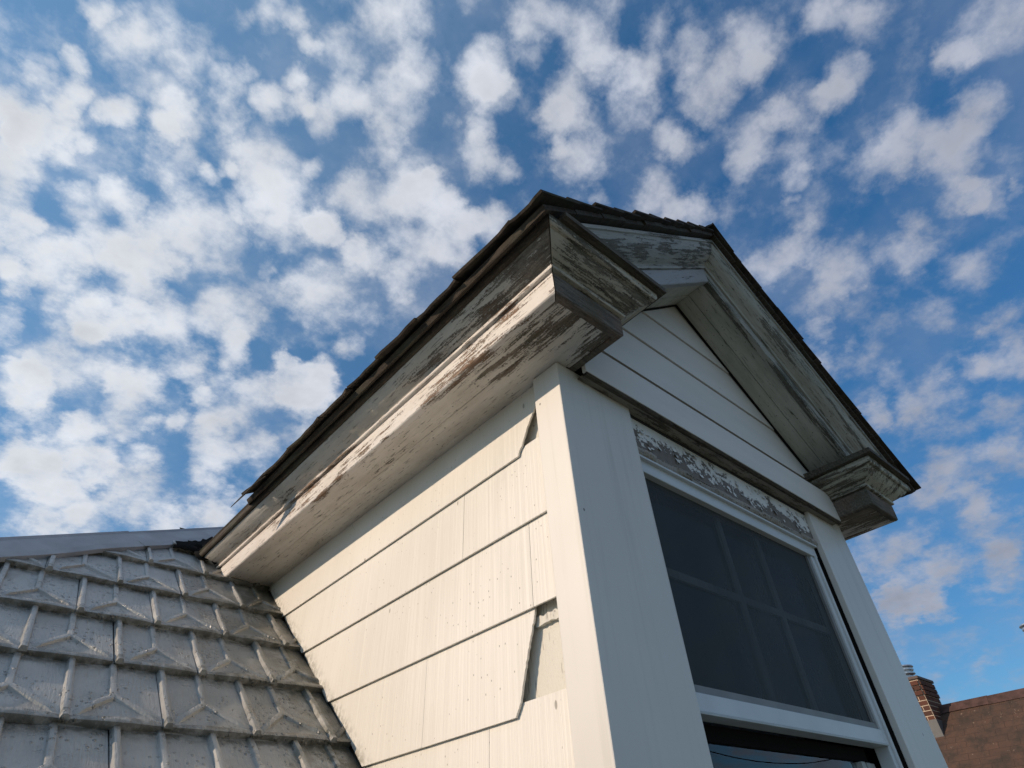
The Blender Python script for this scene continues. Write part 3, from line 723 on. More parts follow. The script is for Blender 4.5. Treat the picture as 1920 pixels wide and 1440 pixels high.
# ------------------------------------------------------------------ dormer
W = 1.4; PITCH = 0.7865; ZS = 0.664; RET = 0.207 - 0.147   # return runs to x = 0.06
dormer = empty("gable_dormer", (0.7, 0.8, -1.3))
tag(dormer, "white gable dormer with peeling cornice and screened window", "dormer")

# --- side wall
def wall_line(y): return TAN * (y - YE) + 0.006
box("side_wall", 0.036, 0.05, 0.03, 1.62, -1.9, 0.05, M['sheath'], dormer)
box("side_wall", W - 0.05, W - 0.02, 0.03, 1.62, -1.9, 0.05, M['sheath'], dormer)

def siding():
    zl = [0.0, -0.169, -0.337, -0.512, -0.685, -0.858, -1.03, -1.20]
    joints = {0: [], 1: [0.367], 2: [0.152], 3: [0.505], 4: [0.30], 5: [0.6], 6: [0.4]}
    rnd = random.Random(5)
    for k in range(7):
        zt = zl[k] + (0.022 if k else 0.02); zb = zl[k + 1]
        ys = [0.0795] + joints[k] + [1.66]
        for j in range(len(ys) - 1):
            ya, yb = ys[j] + (0.0004 if j else 0), ys[j + 1] - 0.0004
            left = [(ya, zb), (ya, zt)]
            if k == 0 and j == 0:   # snapped corners beside the post
                left = [(0.161, zb), (0.156, zb + 0.012), (0.146, -0.146), (0.137, -0.128), (0.127, -0.107), (0.116, -0.092), (0.104, -0.076), (0.0925, -0.058), (0.0795, -0.046), (0.0795, zt)]
            if k == 3 and j == 0:
                left = [(0.219, zb), (0.213, zb + 0.010), (0.205, -0.664), (0.198, -0.640), (0.190, -0.615), (0.181, -0.588), (0.173, -0.566), (0.166, -0.545), (0.158, -0.530), (0.156, -0.514), (0.1555, zt)]
            if len(left) > 2:       # brittle, ragged break
                fine_ = [left[0]]
                for p, q in zip(left, left[1:-1] if k == 3 else left[1:]):
                    n_ = 4
                    for m_ in range(1, n_ + 1):
                        t_ = m_ / n_; j_ = 0.0011 if m_ < n_ else 0.0006
                        fine_.append((p[0] + (q[0] - p[0]) * t_ + rnd.uniform(-j_, j_), p[1] + (q[1] - p[1]) * t_))
                fine_ = [p for p in fine_ if p[1] < zt - 1e-4]
                left = fine_ + [left[-1]]
            # cut along the roof
            poly = clip(left + [(yb, zt), (yb, zb)], TAN, -1.0, TAN * YE - 0.012 + rnd.uniform(-0.002, 0.002))
            if len(poly) < 3: continue
            def fx(z, zt=zt, zb=zb): return 0.0115 + 0.0075 * (z - zb) / (0.19)
            th = 0.0048
            prism("siding_shingle", poly, lambda p: (fx(p[1]), p[0], p[1]), lambda p: (fx(p[1]) + th, p[0], p[1]), M['siding'], dormer, 0.0007 if len(left) == 2 else 0.0)
    # what the snapped shingle leaves bare: the edge of an older board and a crumb of mortar
    bm = bmesh.new(); rnd = random.Random(2)
    pts = []
    n = 14
    for i in range(n + 1):
        y = 0.080 + 0.088 * i / n
        pts.append((y, -0.541 - 0.003 * rnd.random(), -0.527 + 0.006 * (rnd.random() - 0.5), 0.0245 + 0.004 * rnd.random()))
    for a, b in zip(pts, pts[1:]):
        v = [bm.verts.new(q) for q in ((a[3], a[0], a[1]), (b[3], b[0], b[1]), (b[3], b[0], b[2]), (a[3], a[0], a[2]), (0.037, a[0], a[1]), (0.037, b[0], b[1]), (0.037, b[0], b[2]), (0.037, a[0], a[2]))]
        for q in ((0, 1, 2, 3), (0, 4, 5, 1), (3, 2, 6, 7)): bm.faces.new([v[i] for i in q])
    obj("old_batten", bm, M['sheath'], dormer)
    bm = bmesh.new()
    for i in range(12):
        z = -0.548 - i * 0.0105
        v0 = 0.104 + 0.0015 * rnd.uniform(-1, 1); w = 0.004 + 0.003 * rnd.random()
        add_box(bm, 0.031, 0.037, v0, v0 + w, z - 0.0115, z, 0.0008)
    obj("paint_ridge", bm, M['sheath'], dormer)
siding()

# --- corner posts
def posts():
    bm = bmesh.new(); add_box(bm, 0.0, 0.2507, 0.0, 0.081, -1.9, -0.003, 0.0025)
    obj("corner_post", bm, M['clad'], dormer)
    bm = bmesh.new(); add_box(bm, 1.158, W, 0.0, 0.018, -1.9, -0.003, 0.002)
    o = obj("corner_post", bm, M['clad'], dormer)
    box("post_core", 1.186, W - 0.002, 0.0185, 0.12, -1.9, -0.003, M['clad'], o)
posts()

# --- gable wall
def gable():
    def rake_clip(poly, lift=0.0):
        poly = clip(poly, PITCH, 1.0, ZS + lift + PITCH * 0.7)      # right slope
        return clip(poly, -PITCH, 1.0, ZS + lift - PITCH * 0.7)
    core = rake_clip([(0.02, -0.03), (W - 0.02, -0.03), (W - 0.02, 0.9), (0.02, 0.9)], 0.02)
    prism("gable_wall", core, lambda p: (p[0], 0.012, p[1]), lambda p: (p[0], 0.05, p[1]), M['room'], dormer)  # near-black colour puts shade into the gaps between the boards
    for za, zb in ((0.136, 0.2980), (0.3025, 0.4615), (0.4660, 0.72)):
        poly = rake_clip([(0.02, za), (W - 0.02, za), (W - 0.02, zb), (0.02, zb)], 0.012)
        def fy(z, za=za): return -0.006 + 0.006 * (z - za) / 0.2
        prism("gable_board", poly, lambda p: (p[0], fy(p[1]), p[1]), lambda p: (p[0], fy(p[1]) + 0.010, p[1]), M['gable'], dormer)
    bm = bmesh.new(); add_box(bm, 0.062, 1.338, -0.032, -0.020, -0.019, 0.084, 0.0015)
    o = obj("gable_board", bm, M['gable'], dormer)
    # furring behind the lowest board, black as painted gap shade; worn drip strip below
    box("furring_strip", 0.064, 1.336, -0.0195, 0.012, 0.0, 0.070, M['black'], dormer)
    bm = bmesh.new(); rnd = random.Random(11)
    n = 60; rows = []
    for i in range(n + 1):
        x = 0.066 + (1.334 - 0.066) * i / n
        j = 0.0022 * rnd.uniform(-1, 1)
        sec = [(-0.0305 + 0.4 * j, -0.0195), (-0.0305 + j, -0.0225 + j), (-0.026 + j, -0.0255 + 1.6 * j), (-0.019 + j, -0.0255 + 1.4 * j), (-0.0165, -0.0225), (-0.0165, -0.021), (-0.0165, -0.0195)]
        rows.append([bm.verts.new((x, a, b)) for a, b in sec])
    for r0, r1 in zip(rows, rows[1:]):
        for k in range(len(r0)): bm.faces.new((r0[k], r0[(k + 1) % 7], r1[(k + 1) % 7], r1[k]))
    obj("drip_strip", bm, M['dark_wood'], dormer)
    box("header_cap", 0.066, 1.334, -0.0163, 0.0148, -0.0225, -0.0195, M['header_cap'], dormer)
    box("header_board", 0.2525, 1.156, 0.015, 0.05, -0.122, 0.01, M['header'], dormer)
    # lifted flakes of paint, each a small curled chip standing off the board
    bm = bmesh.new()
    for i in range(60):
        x = rnd.uniform(0.256, 1.15); z = -0.108 + 0.075 * rnd.random() ** 1.6
        w_, h_ = rnd.uniform(0.003, 0.011), rnd.uniform(0.003, 0.009)
        a_ = rnd.uniform(-0.6, 0.6); lift = rnd.uniform(0.001, 0.006)
        ring = []
        for k in range(6):
            t = k / 6 * 2 * math.pi; q = rnd.uniform(0.6, 1.2)
            u, v = w_ * q * math.cos(t), h_ * q * math.sin(t)
            ring.append(bm.verts.new((x + u * math.cos(a_) - v * math.sin(a_), 0.0145 - lift * max(0.0, 0.5 - 0.5 * v / h_) - 0.0008 * rnd.random(), z + u * math.sin(a_) + v * math.cos(a_))))
        c_ = bm.verts.new((x, 0.0142 - lift * 0.25, z))
        for k in range(6): bm.faces.new((ring[k], ring[(k + 1) % 6], c_))
    fk = obj("paint_flakes", bm, M['flake'], dormer); fk["kind"] = "stuff"
    # crumbling caulk between header and window
    bm = bmesh.new(); rows = []; n = 220
    g = 0.8; hole = 1.0
    for i in range(n + 1):
        x = 0.2525 + (1.156 - 0.2525) * i / n
        g = min(1.5, max(0.35, g + rnd.uniform(-0.16, 0.16)))
        if rnd.random() < 0.07: hole = rnd.choice((0.15, 0.4, 1.0, 1.0, 1.1))
        lo = 0.029 + rnd.uniform(-0.002, 0.003)
        rows.append([bm.verts.new((x, 0.018 - 0.010 * g * hole * math.sin(math.pi * t) ** 0.8 + 0.0012 * rnd.uniform(-1, 1), -0.116 - lo * t)) for t in (0, 0.2, 0.4, 0.6, 0.8, 1.0)])
    for r0, r1 in zip(rows, rows[1:]):
        for k in range(5): bm.faces.new((r0[k], r0[k + 1], r1[k + 1], r1[k]))
    obj("caulk_bead", bm, M['caulk'], dormer)
gable()

# --- window
def window():
    w = empty("window", (0.69, 0.05, -0.7), dormer)
    w.location = Vector((0.69, 0.05, -0.7)) - dormer.location; w.matrix_parent_inverse = Matrix.Identity(4)
    fr = M['alu']
    box("frame_head", 0.2525, 1.140, 0.020, 0.060, -0.182, -0.146, fr, w, 0.002)
    box("frame_lip", 0.2525, 1.142, 0.010, 0.022, -0.150, -0.144, fr, w, 0.001)
    box("frame_stile", 1.100, 1.118, 0.024, 0.060, -1.30, -0.1825, fr, w, 0.002)
    box("frame_stile", 1.1185, 1.130, 0.018, 0.056, -1.30, -0.1825, fr, w, 0.002)
    box("meeting_rail", 0.2525, 1.0995, 0.024, 0.060, -0.688, -0.655, fr, w, 0.002)
    box("meeting_rail_lip", 0.2525, 1.0995, 0.020, 0.060, -0.6925, -0.6885, M['muntin'], w, 0.0006)
    box("screen_frame", 0.2525, 1.0995, 0.030, 0.038, -0.6545, -0.640, plain("grey_screen_frame", (0.20, 0.205, 0.20), 0.5), w)
    box("screen_frame", 1.084, 1.0995, 0.030, 0.038, -0.639, -0.1825, bpy.data.materials["grey_screen_frame"], w)
    # the insect screen sags a little: a wavy sheet
    bm = bmesh.new(); G = []
    for j in range(13):
        z = -0.640 + (0.640 - 0.1825) * j / 12
        G.append([bm.verts.new((0.2525 + (1.084 - 0.2525) * i / 24, 0.036 + 0.0015 * math.sin(i * 0.7 + j * 0.4) * math.sin(math.pi * j / 12), z)) for i in range(25)])
    for j in range(12):
        for i in range(24): bm.faces.new((G[j][i], G[j][i + 1], G[j + 1][i + 1], G[j + 1][i]))
    obj("insect_screen", bm, M['screen'], w, True)
    bm = bmesh.new(); add_box(bm, 0.2525, 1.0995, 0.0605, 0.0635, -0.69, -0.16); obj("upper_pane", bm, M['glass'], w)
    bm = bmesh.new(); add_box(bm, 0.2525, 1.0, 0.078, 0.081, -1.30, -0.700); obj("lower_pane", bm, M['glass'], w)
    box("shadow_gap_strip", 0.2525, 1.06, 0.070, 0.095, -0.7225, -0.694, M['black'], w)  # black strip standing in for the shadow gap under the meeting rail
    for xx in (1.005, 1.045, 1.075):
        box("lower_sash_stile", xx, xx + 0.022, 0.064 + (xx - 1.0) * 0.1, 0.10, -1.30, -0.7235, M['muntin'], w, 0.002)
    for x in (0.635, 0.83):
        box("muntin", x - 0.010, x + 0.010, 0.052, 0.0595, -0.654, -0.183, M['muntin'], w)
        box("muntin", x - 0.03, x - 0.014, 0.083, 0.090, -1.30, -0.7235, M['muntin'], w)
    box("muntin", 0.2525, 1.0995, 0.0525, 0.0598, -0.412, -0.393, M['muntin'], w)
    box("muntin", 0.2525, 1.0, 0.0835, 0.0905, -1.02, -1.0, M['muntin'], w)
    # dark attic room behind
    bm = bmesh.new(); add_box(bm, 0.1, 1.3, 0.125, 1.1, -1.4, -0.05)
    for f in bm.faces[:]:
        if abs(f.calc_center_median().y - 0.125) < 1e-4: bm.faces.remove(f)
    obj("room_lining", bm, M['room'], w)
    box("gap_shade_liner", 1.1585, 1.1858, 0.0187, 0.124, -1.4, -0.06, M['black'], w)  # black liners added so the gap beside the stile looks deep in shade
    box("gap_shade_liner", 1.137, 1.157, 0.062, 0.124, -1.4, -0.06, M['black'], w)
    # curtain hanging in folds behind the upper pane
    b = NB("grey_curtain"); b.done((0.16, 0.15, 0.15), 0.9)
    bm = bmesh.new(); R = []
    for i in range(161):
        x = 0.2 + 1.0 * i / 160
        y = 0.30 + 0.018 * math.sin(i * 0.62) + 0.010 * math.sin(i * 0.23 + 1)
        R.append((bm.verts.new((x, y, -1.35)), bm.verts.new((x + 0.02 * math.sin(i * 0.05), y, -0.08))))
    for a, c in zip(R, R[1:]): bm.faces.new((a[0], c[0], c[1], a[1]))
    obj("curtain", bm, b.m, w, True)
window()

# --- eave cornice
FASCIA = [(0.130, -0.003), (0.146, -0.003), (0.149, 0.000), (0.1505, 0.026), (0.1515, 0.052), (0.149, 0.0555), (0.130, 0.0555)]
FILLET = [(0.125, 0.0580), (0.1585, 0.0580), (0.1600, 0.0600), (0.1595, 0.0665), (0.1560, 0.0680), (0.125, 0.0680)]
DRIP = [(0.120, 0.1035), (0.2130, 0.1035), (0.2165, 0.1060), (0.2190, 0.1120), (0.2195, 0.1235), (0.120, 0.1235)]
CROWN = [(0.120, 0.0685), (0.1555, 0.0685), (0.1590, 0.0720), (0.1650, 0.0750), (0.1730, 0.0785), (0.1830, 0.0835), (0.1930, 0.0900), (0.2000, 0.0960), (0.2045, 0.1005), (0.2060, 0.1030), (0.120, 0.1030)]
YEND = 1.80
def subd(path_a, path_b, n):
    """intermediate sections of a straight run, so that it can be a little uneven"""
    out = []
    for i in range(n + 1):
        t = i / n
        out.append(lambda c, t=t: tuple(a + (b - a) * t for a, b in zip(path_a(c), path_b(c))))
    return out
def mesh_sweep(name, prof, path, mat, parent, wob=0.0, seed=0):
    bm = bmesh.new(); sweep(bm, prof, path)
    if wob:
        rnd = random.Random(seed)
        for v in bm.verts: v.co += Vector((rnd.uniform(-wob, wob), 0, rnd.uniform(-wob, wob)))
    return obj(name, bm, mat, parent)
def cornice_part(name, at):
    e = empty(name, Vector(at) - dormer.location, None)
    e.parent = dormer
    return e
def mirror_path(path): return [lambda c, fn=fn: ((W - fn(c)[0],) + tuple(fn(c)[1:])) for fn in path]

def cornices():
    corner = lambda c: (-c, -c)
    back = lambda c: (-c, YEND)
    corner_g = lambda c: (-c, -c + 0.0015)             # hairline open mitre
    rcorner = lambda c: (-0.087 + c, -c)
    rback = lambda c: (-0.087 + c, 0.012)
    for side in (0, 1):
        mp = (lambda p: p) if side == 0 else mirror_path
        e = cornice_part("eave_cornice", (-0.15 if side == 0 else W + 0.15, 0.8, 0.05))
        r = cornice_part("cornice_return", (0.0 if side == 0 else W, -0.1, 0.05))
        mesh_sweep("fascia_board", FASCIA, mp(subd(corner_g, back, 26)), M['fascia'], e, 0.0003, 1 + side)
        mesh_sweep("fillet_strip", FILLET, mp(subd(corner_g, back, 26)), M['fascia'], e, 0.0003, 3 + side)
        mesh_sweep("crown_moulding", CROWN, mp(subd(corner_g, back, 26)), M['crown'], e, 0.0002, 5 + side)
        mesh_sweep("drip_board", DRIP, mp(subd(corner_g, back, 26)), M['deck'], e, 0.0004, 7 + side)
        # soffit boards
        for (c0, c1, dz) in ((0.0, 0.0668, 0.0), (0.0673, 0.1295, 0.0007)):
            P = [(c0, dz), (c1, dz), (c1, dz + 0.012), (c0, dz + 0.012)]
            if side == 0: bxs = (-c1, -c0) if c0 > 0 else (-c1, 0.034)
            else: bxs = (W + c0, W + c1) if c0 > 0 else (W - 0.034, W + c1)
            box("soffit_board", bxs[0], bxs[1], -0.1295, YEND, dz, dz + 0.012, M['soffit'], e)
        # the return across the front
        rf = M['return_fascia']; rc = M['return_crown'] if side == 0 else M['return_crown_pale']
        mesh_sweep("fascia_board", FASCIA, mp([lambda c: (-c + 0.0015, -c)] + [rcorner, rback]), rf, r)
        mesh_sweep("fillet_strip", FILLET, mp([lambda c: (-c + 0.0015, -c), rcorner, rback]), rc, r)
        mesh_sweep("crown_moulding", CROWN, mp([lambda c: (-c + 0.0015, -c), rcorner, rback]), rc, r)
        mesh_sweep("drip_board", DRIP, mp([lambda c: (-c + 0.0015, -c), rcorner, rback]), rc, r)
        x0, x1 = (0.0345, 0.0425) if side == 0 else (W - 0.0425, W - 0.0345)
        box("soffit_board", x0, x1, -0.066, 0.0, 0.0006, 0.012, M['soffit'] if side == 0 else M['return_soffit'], r)
        box("soffit_board", x0, x1, -0.1295, -0.0675, 0.0022, 0.012, M['soffit'] if side == 0 else M['return_soffit'], r)
        # weathered cap on the return
        x0, x1 = (-0.185, 0.149) if side == 0 else (W - 0.149, W + 0.185)
        bm = bmesh.new()
        add_prism(bm, [(x0, 0), (x1, 0), (x1, 1), (x0, 1)], lambda p: (p[0], -0.237 + 0.247 * p[1], 0.125), lambda p: (p[0], -0.237 + 0.247 * p[1], 0.140 + 0.012 * p[1]))
        obj("return_cap", bm, M['dark_wood'], r)
cornices()

# --- raking cornice
def rakes():
    # heights are measured plumb above the soffit line
    RF = [(0.128, -0.003), (0.147, -0.003), (0.149, 0.001), (0.151, 0.062), (0.128, 0.062)]
    RFI = [(0.125, 0.063), (0.157, 0.063), (0.158, 0.074), (0.125, 0.074)]
    RC = [(0.120, 0.0745), (0.156, 0.0745), (0.160, 0.080), (0.168, 0.086), (0.178, 0.093), (0.189, 0.103), (0.198, 0.114), (0.205, 0.128), (0.209, 0.142), (0.2115, 0.150), (0.216, 0.151), (0.217, 0.163), (0.120, 0.163)]
    for side in (0, 1):
        sgn = -1 if side == 0 else 1
        e = cornice_part("rake_cornice", (0.7 + sgn * 0.4, -0.1, ZS - 0.3))
        def path(n=18, xe=0.95):
            return [lambda c, i=i: (0.7 + sgn * (0.0006 + xe * i / n), -c, ZS - PITCH * xe * i / n) for i in range(n + 1)]
        def cut(o, z0):
            bm = bmesh.new(); bm.from_mesh(o.data)
            off = Vector((0, 0, z0)) - sum((q.location for q in (o, o.parent, o.parent.parent)), Vector())
            r = bmesh.ops.bisect_plane(bm, geom=bm.verts[:] + bm.edges[:] + bm.faces[:], plane_co=off, plane_no=(0, 0, -1), clear_outer=True)
            es = [g for g in r['geom_cut'] if isinstance(g, bmesh.types.BMEdge)]
            bmesh.ops.holes_fill(bm, edges=es)
            bm.to_mesh(o.data); bm.free()
        mats = ('rake_fascia', 'rake_crown') if side == 0 else ('rake_fascia_r', 'rake_crown_r')
        cut(mesh_sweep("fascia_board", RF, path(), M[mats[0]], e, 0.0007, 11 + side), 0.137)
        cut(mesh_sweep("fillet_strip", RFI, path(), M[mats[1]], e, 0.0007, 13 + side), 0.137)
        cut(mesh_sweep("crown_moulding", RC, path(), M[mats[1]], e, 0.0005, 15 + side), 0.137)
        cut(mesh_sweep("soffit_board", [(-0.004, 0.0), (0.064, 0.0), (0.064, 0.012), (-0.004, 0.012)], path(), M['rake_soffit'], e), 0.137)
        cut(mesh_sweep("soffit_board", [(0.0655, 0.0018), (0.1278, 0.0018), (0.1278, 0.012), (0.0655, 0.012)], path(), M['rake_soffit'], e), 0.137)
        # black joint where soffit meets siding
        cut(mesh_sweep("shadow_joint", [(0.004, -0.006), (0.012, -0.006), (0.012, -0.001), (0.004, -0.001)], path(), M['black'], e), 0.15)
rakes()

# --- dormer roof
ZR = 0.860                                     # top of deck at the ridge
def dormer_roof():
    cs = 1 / math.sqrt(1 + PITCH * PITCH); sn = PITCH * cs
    def P(x_off, y, h, sgn):                   # x_off: distance from the ridge in plan
        return Vector((0.7 + sgn * x_off, y, ZR - PITCH * x_off)) + Vector((sgn * sn, 0, cs)) * h
    rnd = random.Random(9)
    for sgn in (-1, 1):
        rs = empty("roof_slope", Vector((0.7 + sgn * 0.45, 0.8, 0.5)) - dormer.location); rs.parent = dormer
        # deck boards running along the eave
        nb = 9; xe = 0.945
        for i in range(nb):
            a = xe - (xe - 0.003) * i / nb; b = xe - (xe - 0.003) * (i + 1) / nb + 0.002
            ya = -0.228 + rnd.uniform(-0.004, 0.003)
            yb = min(2.62, (ZR - PITCH * (a + b) / 2) / TAN + YE + 0.12)
            bm = bmesh.new()
            poly = [(a, ya), (b, ya), (b, yb), (a, yb)]
            if i == 0: poly = [(a, ya), (b, ya), (b, yb), (a - 0.026, yb), (a - 0.026, 1.25), (a - 0.004, 1.2)]
            add_prism(bm, poly, lambda p: P(p[0], p[1], -0.0135, sgn), lambda p: P(p[0], p[1], 0.0, sgn))
            obj("deck_board", bm, M['deck'], rs)
        # old shingles, course by course
        exp_, wdt = 0.118, 0.172
        n_c = 11
        for r in range(n_c):
            s_low = (0.956 / cs) - r * exp_                     # slope distance from the ridge to the butt
            if s_low < 0.05: break
            yw = -0.243 + (0 if r % 2 else -wdt * 0.5)
            while True:
                ylim = (ZR - PITCH * s_low * cs) / TAN + YE
                if r == 0: ylim = 1.14
                if yw > ylim: break
                w_ = wdt * rnd.uniform(0.86, 1.12)
                ya, yb = max(yw, -0.243 + rnd.uniform(-0.005, 0.004)), yw + w_ - (0.005 if r else -0.004)
                yw += w_
                if yb - ya < 0.02: continue
                last = (r == 0 and yw > ylim)
                up = max(0.01, s_low - exp_ - 0.03)
                th = 0.006
                lift0 = 0.013; lift1 = 0.003
                curl = rnd.uniform(0.000, 0.009) if r == 0 else rnd.uniform(-0.001, 0.004)
                over = rnd.uniform(-0.009, 0.003) if r == 0 else rnd.uniform(-0.004, 0.004)
                bm = bmesh.new(); rows = []
                nv, nu = 4, 5
                for j in range(nv + 1):
                    t = j / nv
                    row = []
                    for i in range(nu + 1):
                        u = i / nu
                        y = ya + (yb - ya) * u
                        s = s_low + over - (s_low + over - up) * t
                        if j == 0: s += rnd.uniform(-0.004, 0.004)
                        h = lift0 + (lift1 - lift0) * t + curl * (1 - t) ** 2 * (1 + 0.4 * u) + 0.003 * (abs(u - 0.5) * 2) ** 2 * (1 - t)
                        if last and u > 0.6 and j == 0: s += 0.02 * (u - 0.6)
                        x_off = s * cs
                        row.append((P(x_off, y, h, sgn), P(x_off, y, h - th, sgn)))
                    rows.append(row)
                T = [[bm.verts.new(a) for a, b in row] for row in rows]; Bt = [[bm.verts.new(b) for a, b in row] for row in rows]
                for j in range(nv):
                    for i in range(nu):
                        bm.faces.new((T[j][i], T[j][i + 1], T[j + 1][i + 1], T[j + 1][i])); bm.faces.new((Bt[j][i], Bt[j + 1][i], Bt[j + 1][i + 1], Bt[j][i + 1]))
                for i in range(nu):
                    bm.faces.new((T[0][i], Bt[0][i], Bt[0][i + 1], T[0][i + 1])); bm.faces.new((T[nv][i], T[nv][i + 1], Bt[nv][i + 1], Bt[nv][i]))
                for j in range(nv):
                    bm.faces.new((T[j][0], T[j + 1][0], Bt[j + 1][0], Bt[j][0])); bm.faces.new((T[j][nu], Bt[j][nu], Bt[j + 1][nu], T[j + 1][nu]))
                obj("roof_shingle", bm, M['roof_shingle'], rs)
        if sgn == -1:
            # sliver of a split shingle hanging off the far end
            bm = bmesh.new()
            q = [P(0.945, 1.02, 0.010, sgn), P(0.945, 1.10, 0.012, sgn), P(0.966, 1.13, 0.006, sgn), P(0.992, 1.185, -0.008, sgn), P(0.972, 1.06, 0.004, sgn)]
            a = [bm.verts.new(p) for p in q]; b = [bm.verts.new(p - Vector((0, 0, 0.005))) for p in q]
            bm.faces.new(a); bm.faces.new(b[::-1])
            for i in range(5): bm.faces.new((a[i], b[i], b[(i + 1) % 5], a[(i + 1) % 5]))
            obj("roof_shingle", bm, M['roof_shingle'], rs)
    # ridge pieces folded over the top
    y = -0.247
    k = 0
    while y < 2.55:
        bm = bmesh.new(); y1 = y + 0.30
        sec = [(-0.085, 0.012), (-0.02, 0.020), (0.0, 0.030), (0.02, 0.020), (0.085, 0.012)]
        lift = 0.004 * (k % 2)
        def pt(o_, h, yy, low): return Vector((0.7 + o_, yy, ZR - PITCH * abs(o_) + h + lift - (0.007 if low else 0)))
        A = [[bm.verts.new(pt(o_, h + (0.012 if (k == 0 and yy == y and abs(o_) < 0.03) else 0), yy, lo)) for o_, h in sec] for yy in (y, y1 + 0.02) for lo in (0, 1)]
        f0, f0l, f1, f1l = A
        for i in range(4):
            bm.faces.new((f0[i], f0[i + 1], f1[i + 1], f1[i])); bm.faces.new((f0l[i], f1l[i], f1l[i + 1], f0l[i + 1])); bm.faces.new((f0[i], f0l[i], f0l[i + 1], f0[i + 1]))
        obj("ridge_cap", bm, M['roof_shingle'], dormer)
        y = y1; k += 1
dormer_roof()

def torn_flashing():
    """black felt and tin torn open where the eave runs into the roof"""
    rnd = random.Random(21)
    for n, (x0, x1, ya, yb, h) in enumerate(((-0.25, -0.14, 1.76, 1.92, 0.004), (-0.30, -0.19, 1.73, 1.79, 0.002), (-0.22, -0.14, 1.66, 1.80, 0.006))):
        bm = bmesh.new(); G = []
        for j in range(6):
            row = []
            for i in range(8):
                u, v = i / 7, j / 5
                x = x0 + (x1 - x0) * u - (0.02 * rnd.random() if i == 0 else 0)
                y = ya + (yb - ya) * v - (0.035 * rnd.random() if j == 0 else 0)
                row.append(bm.verts.new(roof_pt(x, y, 0.016 + h * u * (1 - 0.4 * v) + 0.004 * rnd.random())))
            G.append(row)
        for j in range(5):
            for i in range(7): bm.faces.new((G[j][i], G[j][i + 1], G[j + 1][i + 1], G[j + 1][i]))
        o = obj("torn_flashing", bm, M['black'], dormer, True)
        md = o.modifiers.new("thickness", 'SOLIDIFY'); md.thickness = 0.003
torn_flashing()

